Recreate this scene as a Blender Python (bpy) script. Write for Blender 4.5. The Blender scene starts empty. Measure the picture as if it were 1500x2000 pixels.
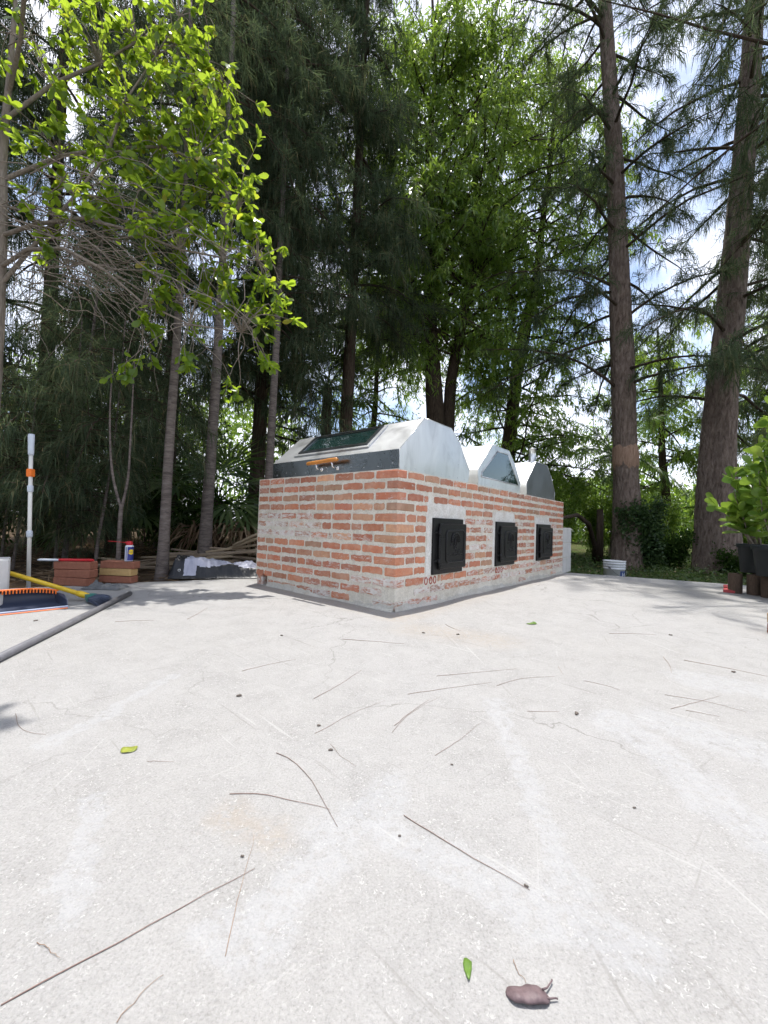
import bpy, math, random
import numpy as np
from mathutils import Vector, Matrix

random.seed(7)
SC = bpy.context.scene
COL = SC.collection
rad = math.radians

# ------------------------------------------------------------------ camera
cam_d = bpy.data.cameras.new('camera')
cam_d.sensor_fit = 'HORIZONTAL'
cam_d.sensor_width = 36.0
cam_d.lens = 793.3 / 1500 * 36.0
cam_d.clip_start = 0.02
cam_d.clip_end = 600
cam = bpy.data.objects.new('camera', cam_d)
COL.objects.link(cam)
PITCH, ROLL, EYE = 0.03102, 0.03163, 0.597
fw = Vector((0, math.cos(PITCH), math.sin(PITCH)))
r0 = Vector((1, 0, 0))
u0 = Vector((0, -math.sin(PITCH), math.cos(PITCH)))
rt = r0 * math.cos(ROLL) + u0 * math.sin(ROLL)
up = -r0 * math.sin(ROLL) + u0 * math.cos(ROLL)
cm = Matrix((rt, up, -fw)).transposed().to_4x4()
cm.translation = (0, 0, EYE)
cam.matrix_world = cm
SC.camera = cam

# ------------------------------------------------------------------ sky, sun, exposure
SUN_DIR = Vector((-0.03, -0.20, -1.0)).normalized()      # the way the light travels
sun_elev = math.asin(-SUN_DIR.z)
sun_az = math.atan2(-SUN_DIR.x, -SUN_DIR.y)
W = bpy.data.worlds.new('World')
SC.world = W
W.use_nodes = True
wn, wl = W.node_tree.nodes, W.node_tree.links
wn.clear()
w_out = wn.new('ShaderNodeOutputWorld')
w_bg = wn.new('ShaderNodeBackground')
w_sky = wn.new('ShaderNodeTexSky')
w_sky.sky_type = 'NISHITA'
w_sky.sun_disc = False
w_sky.sun_elevation = sun_elev
w_sky.sun_rotation = sun_az
w_sky.dust_density = 1.5
w_bg.inputs['Strength'].default_value = 0.15
w_tc = wn.new('ShaderNodeTexCoord')
w_no = wn.new('ShaderNodeTexNoise')
w_no.inputs['Scale'].default_value = 3.2
w_no.inputs['Detail'].default_value = 7
w_no.inputs['Roughness'].default_value = 0.6
w_rp = wn.new('ShaderNodeValToRGB')
w_rp.color_ramp.elements[0].position = 0.40
w_rp.color_ramp.elements[1].position = 0.61
w_mx = wn.new('ShaderNodeMix')
w_mx.data_type = 'RGBA'
w_mx.inputs['B'].default_value = (7.6, 7.8, 8.6, 1)      # sunlit cumulus
wl.new(w_tc.outputs['Generated'], w_no.inputs['Vector'])
wl.new(w_no.outputs['Fac'], w_rp.inputs['Fac'])
wl.new(w_rp.outputs['Color'], w_mx.inputs['Factor'])
wl.new(w_sky.outputs['Color'], w_mx.inputs['A'])
wl.new(w_mx.outputs['Result'], w_bg.inputs['Color'])
wl.new(w_bg.outputs['Background'], w_out.inputs['Surface'])

sun_d = bpy.data.lights.new('sun', 'SUN')
sun_d.energy = 3.9
sun_d.angle = rad(0.55)
sun_d.color = (1.0, 0.965, 0.91)
sun = bpy.data.objects.new('sun', sun_d)
COL.objects.link(sun)
sun.location = (0, 5, 30)
sun.rotation_euler = SUN_DIR.to_track_quat('-Z', 'Y').to_euler()

SC.view_settings.view_transform = 'Standard'
SC.view_settings.look = 'None'
SC.view_settings.gamma = 1
SC.view_settings.use_curve_mapping = False
SC.view_settings.exposure = 0.66
SC.render.engine = 'CYCLES'
SC.cycles.use_denoising = True
SC.cycles.use_adaptive_sampling = True
SC.cycles.adaptive_threshold = 0.035
SC.cycles.max_bounces = 6
SC.cycles.diffuse_bounces = 3
SC.cycles.glossy_bounces = 3
SC.cycles.transmission_bounces = 4
SC.cycles.sample_clamp_indirect = 6

# ------------------------------------------------------------------ helpers: objects
def link(o, parent=None):
    COL.objects.link(o)
    if parent is not None:
        o.parent = parent
    return o

def tag(o, label=None, cat=None, group=None, kind=None):
    if label: o['label'] = label
    if cat: o['category'] = cat
    if group: o['group'] = group
    if kind: o['kind'] = kind
    return o

def thing(name, label, cat, loc=(0, 0, 0), rz=0, group=None):
    o = bpy.data.objects.new(name, None)
    o.empty_display_size = 0.1
    o.location = loc
    o.rotation_euler = (0, 0, rz)
    link(o)
    return tag(o, label, cat, group)

def add(name, me, parent=None, loc=(0, 0, 0), rot=(0, 0, 0), sc=(1, 1, 1)):
    o = bpy.data.objects.new(name, me)
    o.location = loc
    o.rotation_euler = rot
    o.scale = sc
    return link(o, parent)

def big_mesh(name, V, T, mats, midx=None, smooth=False):
    """triangle mesh from numpy arrays"""
    me = bpy.data.meshes.new(name)
    V = np.asarray(V, np.float32); T = np.asarray(T, np.int32)
    me.vertices.add(len(V)); me.vertices.foreach_set('co', V.ravel())
    me.loops.add(T.size); me.loops.foreach_set('vertex_index', T.ravel())
    me.polygons.add(len(T)); me.polygons.foreach_set('loop_start', np.arange(0, T.size, 3, dtype=np.int32))
    if not isinstance(mats, (list, tuple)): mats = [mats]
    for m in mats: me.materials.append(m)
    if midx is not None: me.polygons.foreach_set('material_index', np.asarray(midx, np.int32))
    if smooth: me.polygons.foreach_set('use_smooth', np.ones(len(T), bool))
    me.update(calc_edges=True)
    return me

class MB:
    """collects boxes, tubes, lathes and prisms into one mesh"""
    def __init__(s): s.v = []; s.f = []; s.m = []; s.sm = []
    def addv(s, vs, fs, mi=0, smooth=False):
        o = len(s.v)
        s.v += [tuple(v) for v in vs]
        for f in fs:
            s.f.append(tuple(i + o for i in f)); s.m.append(mi); s.sm.append(smooth)
        return s
    def box(s, a, b, mi=0, M=None):
        (x0, y0, z0), (x1, y1, z1) = a, b
        vs = [(x0,y0,z0),(x1,y0,z0),(x1,y1,z0),(x0,y1,z0),(x0,y0,z1),(x1,y0,z1),(x1,y1,z1),(x0,y1,z1)]
        if M: vs = [M @ Vector(v) for v in vs]
        return s.addv(vs, [(0,3,2,1),(4,5,6,7),(0,1,5,4),(1,2,6,5),(2,3,7,6),(3,0,4,7)], mi)
    def cbox(s, a, b, c=0.004, mi=0, M=None, jit=0):
        """box with chamfered edges"""
        (x0, y0, z0), (x1, y1, z1) = a, b
        vs = []
        def p(x, y, z):
            vs.append(Vector((x + random.uniform(-jit, jit), y + random.uniform(-jit, jit), z + random.uniform(-jit, jit))))
            return len(vs) - 1
        G = {}
        for i, x in enumerate((x0, x1)):
            for j, y in enumerate((y0, y1)):
                for k, z in enumerate((z0, z1)):
                    sx, sy, sz = (c if not i else -c), (c if not j else -c), (c if not k else -c)
                    G[i,j,k,0] = p(x, y + sy, z + sz)
                    G[i,j,k,1] = p(x + sx, y, z + sz)
                    G[i,j,k,2] = p(x + sx, y + sy, z)
        fs = []
        for i in (0, 1):
            q = [G[i,0,0,0], G[i,1,0,0], G[i,1,1,0], G[i,0,1,0]]; fs.append(q if i else q[::-1])
            q = [G[0,i,0,1], G[0,i,1,1], G[1,i,1,1], G[1,i,0,1]]; fs.append(q if i else q[::-1])
            q = [G[0,0,i,2], G[1,0,i,2], G[1,1,i,2], G[0,1,i,2]]; fs.append(q if i else q[::-1])
        for i in (0, 1):
            for j in (0, 1):
                sgn = (i == j)
                q = [G[i,j,0,0], G[i,j,1,0], G[i,j,1,1], G[i,j,0,1]]; fs.append(q[::-1] if sgn else q)
                q = [G[i,0,j,0], G[i,1,j,0], G[i,1,j,2], G[i,0,j,2]]; fs.append(q if sgn else q[::-1])
                q = [G[0,i,j,1], G[1,i,j,1], G[1,i,j,2], G[0,i,j,2]]; fs.append(q[::-1] if sgn else q)
                for k in (0, 1):
                    q = [G[i,j,k,0], G[i,j,k,1], G[i,j,k,2]]; fs.append(q)
        if M: vs = [M @ v for v in vs]
        return s.addv(vs, fs, mi)
    def tube(s, pts, r, n=8, mi=0, cap=True, smooth=True):
        pts = [Vector(p) for p in pts]
        if not hasattr(r, '__len__'): r = [r] * len(pts)
        vs, fs = [], []
        prev = None
        for i, p in enumerate(pts):
            d = (pts[min(i+1, len(pts)-1)] - pts[max(i-1, 0)]).normalized()
            if prev is None:
                ref = Vector((0,0,1)) if abs(d.z) < .9 else Vector((1,0,0))
                a = d.cross(ref).normalized()
            else:
                a = (prev - d * prev.dot(d)).normalized()
            prev = a
            b = d.cross(a)
            for k in range(n):
                t = 2 * math.pi * k / n
                vs.append(p + (a * math.cos(t) + b * math.sin(t)) * r[i])
        for i in range(len(pts) - 1):
            for k in range(n):
                k2 = (k + 1) % n
                fs.append((i*n+k, i*n+k2, (i+1)*n+k2, (i+1)*n+k))
        s.addv(vs, fs, mi, smooth)
        if cap:
            o = len(s.v) - len(vs)
            s.f.append(tuple(o + k for k in range(n))[::-1]); s.m.append(mi); s.sm.append(False)
            s.f.append(tuple(o + (len(pts)-1)*n + k for k in range(n))); s.m.append(mi); s.sm.append(False)
        return s
    def lathe(s, prof, n=24, c=(0,0,0), mi=0, M=None, smooth=True, mis=None):
        vs, fs = [], []
        for (r, z) in prof:
            for k in range(n):
                t = 2*math.pi*k/n
                v = Vector((c[0]+r*math.cos(t), c[1]+r*math.sin(t), c[2]+z))
                vs.append(M @ v if M else v)
        o = len(s.v)
        s.v += [tuple(v) for v in vs]
        for i in range(len(prof)-1):
            for k in range(n):
                k2 = (k+1) % n
                s.f.append(tuple(o+q for q in (i*n+k, i*n+k2, (i+1)*n+k2, (i+1)*n+k)))
                s.m.append(mis[i] if mis else mi); s.sm.append(smooth)
        return s
    def prism(s, poly, h, mi=0, M=None):
        """poly: list of (x,y); extruded from z=0 to z=h, then moved by M"""
        n = len(poly)
        vs = [Vector((x, y, 0)) for x, y in poly] + [Vector((x, y, h)) for x, y in poly]
        if M: vs = [M @ v for v in vs]
        fs = [tuple(range(n))[::-1], tuple(range(n, 2*n))] + [(k, (k+1) % n, n+(k+1) % n, n+k) for k in range(n)]
        return s.addv(vs, fs, mi)
    def mesh(s, name, mats):
        me = bpy.data.meshes.new(name)
        me.from_pydata(s.v, [], s.f)
        if not isinstance(mats, (list, tuple)): mats = [mats]
        for m in mats: me.materials.append(m)
        me.polygons.foreach_set('material_index', s.m)
        me.polygons.foreach_set('use_smooth', s.sm)
        me.update()
        return me
    def build(s, name, mats, parent=None, loc=(0,0,0), rot=(0,0,0)):
        return add(name, s.mesh(name, mats), parent, loc, rot)

# ------------------------------------------------------------------ helpers: materials
def new_mat(name):
    m = bpy.data.materials.new(name)
    m.use_nodes = True
    nt = m.node_tree
    return m, nt, nt.nodes['Principled BSDF'], nt.nodes['Material Output']

def N(nt, t, **kw):
    n = nt.nodes.new(t)
    for k, v in kw.items():
        if k in n.inputs: n.inputs[k].default_value = v
        else: setattr(n, k, v)
    return n

def ramp(nt, src, stops):
    r = nt.nodes.new('ShaderNodeValToRGB')
    cr = r.color_ramp
    while len(cr.elements) < len(stops): cr.elements.new(0.5)
    for e, (p, c) in zip(cr.elements, stops):
        e.position = p
        e.color = (*c, 1) if len(c) == 3 else c
    nt.links.new(src, r.inputs['Fac'])
    return r.outputs['Color']

def mixc(nt, fac, a, b, mode='MIX'):
    m = nt.nodes.new('ShaderNodeMix'); m.data_type = 'RGBA'; m.blend_type = mode
    for sock, v in (('Factor', fac), ('A', a), ('B', b)):
        if isinstance(v, bpy.types.NodeSocket): nt.links.new(v, m.inputs[sock])
        elif sock == 'Factor': m.inputs[sock].default_value = v
        else: m.inputs[sock].default_value = (*v, 1)
    return m.outputs['Result']

def math_n(nt, op, a, b=None, c=None, clamp=False):
    m = nt.nodes.new('ShaderNodeMath'); m.operation = op; m.use_clamp = clamp
    for i, v in enumerate((a, b, c)):
        if v is None: continue
        if isinstance(v, bpy.types.NodeSocket): nt.links.new(v, m.inputs[i])
        else: m.inputs[i].default_value = v
    return m.outputs[0]

def noise(nt, scale, detail=4, rough=0.55, vec=None, dist=0):
    n = nt.nodes.new('ShaderNodeTexNoise')
    n.inputs['Scale'].default_value = scale; n.inputs['Detail'].default_value = detail
    n.inputs['Roughness'].default_value = rough; n.inputs['Distortion'].default_value = dist
    if vec is not None: nt.links.new(vec, n.inputs['Vector'])
    return n.outputs['Fac']

def coord(nt, kind='Object', scale=None):
    t = nt.nodes.new('ShaderNodeTexCoord').outputs[kind]
    if scale:
        m = nt.nodes.new('ShaderNodeMapping'); m.inputs['Scale'].default_value = scale
        nt.links.new(t, m.inputs['Vector']); t = m.outputs['Vector']
    return t

def bump(nt, bsdf, h, strength, dist=0.01):
    b = nt.nodes.new('ShaderNodeBump')
    b.inputs['Strength'].default_value = strength; b.inputs['Distance'].default_value = dist
    nt.links.new(h, b.inputs['Height']); nt.links.new(b.outputs['Normal'], bsdf.inputs['Normal'])

def pmat(name, c1, c2=None, scale=20, rough=0.6, metal=0.0, bs=0.0, bscale=None, bdist=0.004, spec=0.4, stretch=None, detail=5):
    m, nt, b, o = new_mat(name)
    b.inputs['Roughness'].default_value = rough
    b.inputs['Metallic'].default_value = metal
    b.inputs['Specular IOR Level'].default_value = spec
    vec = coord(nt, 'Object', stretch)
    if c2 is None: c2 = tuple(c*0.82 for c in c1)
    f = noise(nt, scale, detail, 0.6, vec)
    col = ramp(nt, f, [(0.3, c1), (0.7, c2)])
    nt.links.new(col, b.inputs['Base Color'])
    if bs: bump(nt, b, noise(nt, bscale or scale*3, 4, 0.6, vec), bs, bdist)
    return m

def leaf_mat(name, stops, trans, tw=0.4, rough=0.42, spec=0.35):
    """thin leaf: reflecting upper layer plus light let through"""
    m, nt, b, o = new_mat(name)
    g = nt.nodes.new('ShaderNodeNewGeometry')
    col = ramp(nt, g.outputs['Random Per Island'], stops)
    nt.links.new(col, b.inputs['Base Color'])
    b.inputs['Roughness'].default_value = rough
    b.inputs['Specular IOR Level'].default_value = spec
    if spec == 0:
        nt.nodes.remove(b)
        b = nt.nodes.new('ShaderNodeBsdfDiffuse'); nt.links.new(col, b.inputs['Color'])
        nt.links.new(b.outputs[0], o.inputs['Surface'])
    if tw:
        t = nt.nodes.new('ShaderNodeBsdfTranslucent')
        tc = mixc(nt, 0.55, col, trans)
        nt.links.new(tc, t.inputs['Color'])
        mx = nt.nodes.new('ShaderNodeMixShader'); mx.inputs['Fac'].default_value = tw
        nt.links.new(b.outputs[0], mx.inputs[1]); nt.links.new(t.outputs[0], mx.inputs[2])
        nt.links.new(mx.outputs[0], o.inputs['Surface'])
    return m

def bark_mat(name, c1, c2, c3, sx=30, sz=4, bs=0.8, dist=0.02):
    m, nt, b, o = new_mat(name)
    vec = coord(nt, 'Object', (1, 1, sz / sx))
    n1 = noise(nt, sx, 6, 0.7, vec, 0.6)
    n2 = noise(nt, 2.3, 3, 0.6, coord(nt, 'Object'))
    c = ramp(nt, n1, [(0.32, c1), (0.52, c2), (0.72, c3)])
    c = mixc(nt, math_n(nt, 'MULTIPLY', n2, 0.7), c, tuple(x*0.55 for x in c2))
    nt.links.new(c, b.inputs['Base Color'])
    b.inputs['Roughness'].default_value = 0.9
    b.inputs['Specular IOR Level'].default_value = 0.15
    bump(nt, b, n1, bs, dist)
    return m

# ------------------------------------------------------------------ materials
def concrete_slab_mat():
    m, nt, b, o = new_mat('broom_worn_concrete')
    v = coord(nt, 'Object')
    G3 = lambda g: (g*0.86, g*0.843, g*0.822)
    big = noise(nt, 0.8, 3, 0.55, v, 0.3)
    mid = noise(nt, 6, 6, 0.7, v, 0.5)
    mot = noise(nt, 30, 6, 0.75, v, 0.9)
    fine = noise(nt, 210, 3, 0.75, v)
    base = ramp(nt, mot, [(0.34, G3(0.25)), (0.45, G3(0.325)), (0.56, G3(0.385)), (0.7, G3(0.43))])
    base = mixc(nt, 0.5, base, ramp(nt, mid, [(0.36, G3(0.245)), (0.46, G3(0.335)), (0.6, G3(0.40)), (0.7, G3(0.42))]))
    base = mixc(nt, 0.25, base, ramp(nt, big, [(0.35, (0.34, 0.325, 0.30)), (0.6, (0.385, 0.38, 0.375))]))
    base = mixc(nt, 0.42, base, ramp(nt, fine, [(0.32, G3(0.17)), (0.46, G3(0.34)), (0.58, G3(0.40)), (0.72, G3(0.54))]))
    # crushed shell aggregate: irregular pale and dark chips, showing where the skin has worn off
    dn = nt.nodes.new('ShaderNodeTexNoise'); dn.inputs['Scale'].default_value = 130.0; dn.inputs['Detail'].default_value = 2
    nt.links.new(v, dn.inputs['Vector'])
    dv = nt.nodes.new('ShaderNodeVectorMath'); dv.operation = 'MULTIPLY_ADD'; dv.inputs[1].default_value = (0.022, 0.022, 0)
    nt.links.new(dn.outputs['Color'], dv.inputs[0]); nt.links.new(v, dv.inputs[2])
    vo = N(nt, 'ShaderNodeTexVoronoi', Scale=170.0); nt.links.new(dv.outputs[0], vo.inputs['Vector'])
    sep = nt.nodes.new('ShaderNodeSeparateColor'); nt.links.new(vo.outputs['Color'], sep.inputs['Color'])
    chip = math_n(nt, 'LESS_THAN', vo.outputs['Distance'], 0.33)
    wear = ramp(nt, mid, [(0.40, (1,)*3), (0.56, (0.25,)*3)])
    chip = math_n(nt, 'MULTIPLY', chip, wear)
    pale = math_n(nt, 'MULTIPLY', chip, math_n(nt, 'GREATER_THAN', sep.outputs['Red'], 0.74))
    dark = math_n(nt, 'MULTIPLY', chip, math_n(nt, 'LESS_THAN', sep.outputs['Red'], 0.26))
    base = mixc(nt, math_n(nt, 'MULTIPLY', pale, 0.6), base, (0.52, 0.51, 0.495))
    base = mixc(nt, math_n(nt, 'MULTIPLY', dark, 0.35), base, (0.17, 0.155, 0.145))
    # trowel and drag scratches in two directions
    for ang, sx, lim in ((0.75, 2.2, 0.67), (-0.75, 1.6, 0.68), (1.45, 1.2, 0.68), (-1.2, 1.8, 0.69)):
        m0 = nt.nodes.new('ShaderNodeMapping'); m0.inputs['Rotation'].default_value = (0, 0, ang); nt.links.new(v, m0.inputs['Vector'])
        mp = nt.nodes.new('ShaderNodeMapping'); mp.inputs['Scale'].default_value = (sx, 45, 1)
        nt.links.new(m0.outputs[0], mp.inputs['Vector'])
        sc = noise(nt, 1.0, 3, 0.6, mp.outputs[0], 0.25)
        base = mixc(nt, ramp(nt, sc, [(lim, (0,)*3), (lim + 0.05, (0.45,)*3)]), base, (0.43, 0.425, 0.412))
        base = mixc(nt, ramp(nt, sc, [(1 - lim - 0.05, (0.5,)*3), (1 - lim, (0,)*3)]), base, (0.215, 0.205, 0.192))
    # hairline crazing
    ck = N(nt, 'ShaderNodeTexVoronoi', Scale=1.15); ck.feature = 'DISTANCE_TO_EDGE'
    cw = nt.nodes.new('ShaderNodeTexNoise'); cw.inputs['Scale'].default_value = 5.0; cw.inputs['Detail'].default_value = 6; nt.links.new(v, cw.inputs['Vector'])
    cv = nt.nodes.new('ShaderNodeVectorMath'); cv.operation = 'MULTIPLY_ADD'; cv.inputs[1].default_value = (0.30, 0.30, 0)
    nt.links.new(cw.outputs['Color'], cv.inputs[0]); nt.links.new(v, cv.inputs[2]); nt.links.new(cv.outputs[0], ck.inputs['Vector'])
    crack = math_n(nt, 'MULTIPLY', math_n(nt, 'LESS_THAN', ck.outputs['Distance'], 0.0028), ramp(nt, big, [(0.45, (0,)*3), (0.55, (0.6,)*3)]))
    base = mixc(nt, crack, base, (0.17, 0.16, 0.15))
    # cement wash spilt and dragged in streaks (position on the slab in metres)
    wob = nt.nodes.new('ShaderNodeTexNoise'); wob.inputs['Scale'].default_value = 6.0; wob.inputs['Detail'].default_value = 7; wob.inputs['Roughness'].default_value = 0.65
    nt.links.new(v, wob.inputs['Vector'])
    wv = nt.nodes.new('ShaderNodeVectorMath'); wv.operation = 'MULTIPLY_ADD'
    wv.inputs[1].default_value = (0.20, 0.20, 0); wv.inputs[2].default_value = (-0.10, -0.10, 0)
    nt.links.new(wob.outputs['Color'], wv.inputs[0])
    pv = nt.nodes.new('ShaderNodeVectorMath'); pv.operation = 'ADD'
    nt.links.new(v, pv.inputs[0]); nt.links.new(wv.outputs[0], pv.inputs[1])
    patchy = ramp(nt, noise(nt, 42, 6, 0.75, v), [(0.40, (0,)*3), (0.52, (1,)*3)])
    def streak(base, a, c, w, colr, amt, sharp=0.6):
        a = Vector((*a, 0)); c = Vector((*c, 0)); d = c - a
        s = nt.nodes.new('ShaderNodeVectorMath'); s.operation = 'SUBTRACT'; s.inputs[1].default_value = a
        nt.links.new(pv.outputs[0], s.inputs[0])
        dp = nt.nodes.new('ShaderNodeVectorMath'); dp.operation = 'DOT_PRODUCT'; dp.inputs[1].default_value = d / d.length_squared
        nt.links.new(s.outputs[0], dp.inputs[0])
        t = math_n(nt, 'MULTIPLY', dp.outputs['Value'], 1.0, clamp=True)
        sc = nt.nodes.new('ShaderNodeVectorMath'); sc.operation = 'SCALE'; sc.inputs[0].default_value = d
        nt.links.new(t, sc.inputs['Scale'])
        df = nt.nodes.new('ShaderNodeVectorMath'); df.operation = 'DISTANCE'
        nt.links.new(s.outputs[0], df.inputs[0]); nt.links.new(sc.outputs[0], df.inputs[1])
        mr = nt.nodes.new('ShaderNodeMapRange'); mr.inputs['From Min'].default_value = w; mr.inputs['From Max'].default_value = w*sharp
        mr.inputs['To Min'].default_value = 0; mr.inputs['To Max'].default_value = amt
        nt.links.new(df.outputs['Value'], mr.inputs['Value'])
        f = math_n(nt, 'MULTIPLY', mr.outputs[0], patchy)
        return mixc(nt, f, base, colr)
    wash = (0.385, 0.392, 0.405)
    for a, c, w in [((0.40, 1.42), (0.34, 0.72), 0.035), ((0.03, 0.94), (-0.18, 0.61), 0.07), ((0.75, 1.33), (0.78, 0.82), 0.08),
                    ((0.05, 0.80), (0.35, 0.62), 0.06), ((0.91, 1.3), (1.2, 1.0), 0.10), ((1.3, 1.7), (1.7, 1.5), 0.12),
                    ((-0.84, 1.06), (-0.79, 1.55), 0.03), ((-0.6, 0.88), (-0.45, 0.62), 0.03)]:
        base = streak(base, a, c, w, wash, 0.36)
    dirt = (0.32, 0.26, 0.195)
    for a, c, w in [((0.1, 2.66), (-1.1, 3.75), 0.16), ((0.1, 2.62), (2.4, 5.5), 0.16), ((0.23, 2.35), (0.6, 2.19), 0.22), ((-0.3, 0.85), (-0.2, 0.8), 0.06)]:
        base = streak(base, a, c, w, dirt, 0.35, 0.1)
    nt.links.new(base, b.inputs['Base Color'])
    b.inputs['Roughness'].default_value = 0.85
    b.inputs['Specular IOR Level'].default_value = 0.25
    h = math_n(nt, 'ADD', math_n(nt, 'MULTIPLY', fine, 0.6), math_n(nt, 'ADD', math_n(nt, 'MULTIPLY', mot, 1.0), math_n(nt, 'MULTIPLY', chip, 0.3)))
    bump(nt, b, math_n(nt, 'SUBTRACT', h, math_n(nt, 'MULTIPLY', crack, 0.8)), 0.6, 0.006)
    return m

def mortar_mat(name='mortar', tint=(1, 1, 1)):
    m, nt, b, o = new_mat(name)
    v = coord(nt, 'Object')
    c = ramp(nt, noise(nt, 9, 6, 0.65, v, 0.5), [(0.28, tuple(a*t for a, t in zip((0.56, 0.53, 0.47), tint))), (0.5, tuple(a*t for a, t in zip((0.69, 0.67, 0.625), tint))), (0.7, tuple(a*t for a, t in zip((0.76, 0.75, 0.72), tint)))])
    # brick dust and scum wiped over the joints
    c = mixc(nt, ramp(nt, noise(nt, 4.3, 5, 0.7, v), [(0.52, (0,)*3), (0.72, (0.38,)*3)]), c, (0.46, 0.33, 0.25))
    c = mixc(nt, ramp(nt, noise(nt, 70, 3, 0.7, v), [(0.35, (0.35,)*3), (0.6, (0,)*3)]), c, (0.30, 0.28, 0.25))
    nt.links.new(c, b.inputs['Base Color'])
    b.inputs['Roughness'].default_value = 0.95
    b.inputs['Specular IOR Level'].default_value = 0.1
    h = math_n(nt, 'ADD', noise(nt, 26, 5, 0.7, v), math_n(nt, 'MULTIPLY', noise(nt, 140, 3, 0.7, v), 0.4))
    bump(nt, b, h, 0.8, 0.008)
    return m

def brick_mat():
    """object colour: red = which clay, green = how much mortar is smeared on it, blue = shade"""
    m, nt, b, o = new_mat('reclaimed_clay_brick')
    oi = nt.nodes.new('ShaderNodeObjectInfo')
    sep = nt.nodes.new('ShaderNodeSeparateColor'); nt.links.new(oi.outputs['Color'], sep.inputs['Color'])
    geo = nt.nodes.new('ShaderNodeNewGeometry')
    v = geo.outputs['Position']
    clay = ramp(nt, sep.outputs['Red'], [(0.0, (0.37, 0.115, 0.062)), (0.35, (0.44, 0.155, 0.075)), (0.6, (0.40, 0.165, 0.09)), (0.78, (0.34, 0.205, 0.125)), (0.9, (0.54, 0.28, 0.15)), (1.0, (0.30, 0.125, 0.085))])
    n1 = noise(nt, 34, 5, 0.65, v)
    clay = mixc(nt, ramp(nt, n1, [(0.3, (0.55,)*3), (0.6, (0,)*3)]), clay, (0.27, 0.10, 0.07))
    clay = mixc(nt, ramp(nt, noise(nt, 14, 4, 0.6, v), [(0.5, (0,)*3), (0.75, (0.5,)*3)]), clay, (0.55, 0.30, 0.19))
    sh = N(nt, 'ShaderNodeHueSaturation'); nt.links.new(clay, sh.inputs['Color'])
    nt.links.new(math_n(nt, 'MULTIPLY_ADD', sep.outputs['Blue'], 0.5, 0.95), sh.inputs['Value'])
    clay = sh.outputs['Color']
    clay = mixc(nt, ramp(nt, noise(nt, 7, 5, 0.7, v), [(0.33, (0.05,)*3), (0.7, (0.36,)*3)]), clay, (0.53, 0.40, 0.32))      # cement dust
    # mortar dragged across the face: long thin streaks plus blotches
    mp = nt.nodes.new('ShaderNodeMapping'); mp.inputs['Scale'].default_value = (1, 1, 3.2); nt.links.new(v, mp.inputs['Vector'])
    s1 = noise(nt, 16, 6, 0.7, mp.outputs[0], 0.6)
    s2 = noise(nt, 55, 4, 0.7, mp.outputs[0])
    s = math_n(nt, 'ADD', math_n(nt, 'MULTIPLY', s1, 0.75), math_n(nt, 'MULTIPLY', s2, 0.25))
    th = math_n(nt, 'MULTIPLY_ADD', sep.outputs['Green'], 0.33, 0.328)
    f = math_n(nt, 'MULTIPLY', math_n(nt, 'SUBTRACT', th, s), 8.0, clamp=True)
    mort = ramp(nt, noise(nt, 20, 4, 0.6, v), [(0.3, (0.62, 0.59, 0.54)), (0.7, (0.75, 0.73, 0.70))])
    c = mixc(nt, math_n(nt, 'MULTIPLY', f, 0.93), clay, mort)
    nt.links.new(c, b.inputs['Base Color'])
    b.inputs['Roughness'].default_value = 0.92
    b.inputs['Specular IOR Level'].default_value = 0.15
    bump(nt, b, math_n(nt, 'ADD', n1, math_n(nt, 'MULTIPLY', f, 0.7)), 0.6, 0.006)
    return m

def steel_mat(name, base=(0.66, 0.675, 0.67), rough=0.27, metal=1.0):
    m, nt, b, o = new_mat(name)
    v = coord(nt, 'Object')
    b.inputs['Metallic'].default_value = metal
    n1 = noise(nt, 4.0, 5, 0.65, coord(nt, 'Object', (1.6, 1.0, 0.55)), 0.9)
    n2 = noise(nt, 60, 3, 0.6, coord(nt, 'Object', (1, 0.06, 1)))
    nt.links.new(ramp(nt, n1, [(0.32, tuple(c*0.72 for c in base)), (0.5, tuple(c*0.92 for c in base)), (0.7, base)]), b.inputs['Base Color'])
    r = math_n(nt, 'MULTIPLY_ADD', n1, 0.22, rough - 0.10)
    nt.links.new(math_n(nt, 'MULTIPLY_ADD', n2, 0.06, r), b.inputs['Roughness'])
    bump(nt, b, math_n(nt, 'ADD', noise(nt, 1.7, 2, 0.5, v), math_n(nt, 'MULTIPLY', n2, 0.02)), 0.22, 0.06)
    return m

def glass_mat():
    m, nt, b, o = new_mat('tinted_glass')
    b.inputs['Base Color'].default_value = (0.012, 0.03, 0.027, 1)
    b.inputs['Roughness'].default_value = 0.02
    b.inputs['Specular IOR Level'].default_value = 0.9
    b.inputs['Coat Weight'].default_value = 0.6
    b.inputs['Coat Roughness'].default_value = 0.02
    return m

M = {}
M['slab'] = concrete_slab_mat()
M['mortar'] = mortar_mat('mortar', (1.03, 1.0, 0.93))
M['render'] = mortar_mat('smooth_cement', (1.08, 1.08, 1.08))
M['brick'] = brick_mat()
M['block'] = pmat('concrete_block', (0.60, 0.59, 0.57), (0.50, 0.49, 0.47), 14, 0.9, bs=0.6, bscale=90)
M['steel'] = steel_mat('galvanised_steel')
M['steel_dull_reflect'] = steel_mat('dull_reflection_steel', (0.15, 0.162, 0.168), 0.30)  # dull gasket grey; also puts a dark reflection into the third hood's end
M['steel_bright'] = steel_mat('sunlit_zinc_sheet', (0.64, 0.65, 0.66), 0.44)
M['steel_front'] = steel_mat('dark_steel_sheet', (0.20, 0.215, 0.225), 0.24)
M['chrome'] = pmat('chrome', (0.85, 0.85, 0.86), (0.8, 0.8, 0.82), 5, 0.12, 1.0)
M['glass'] = glass_mat()
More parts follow.
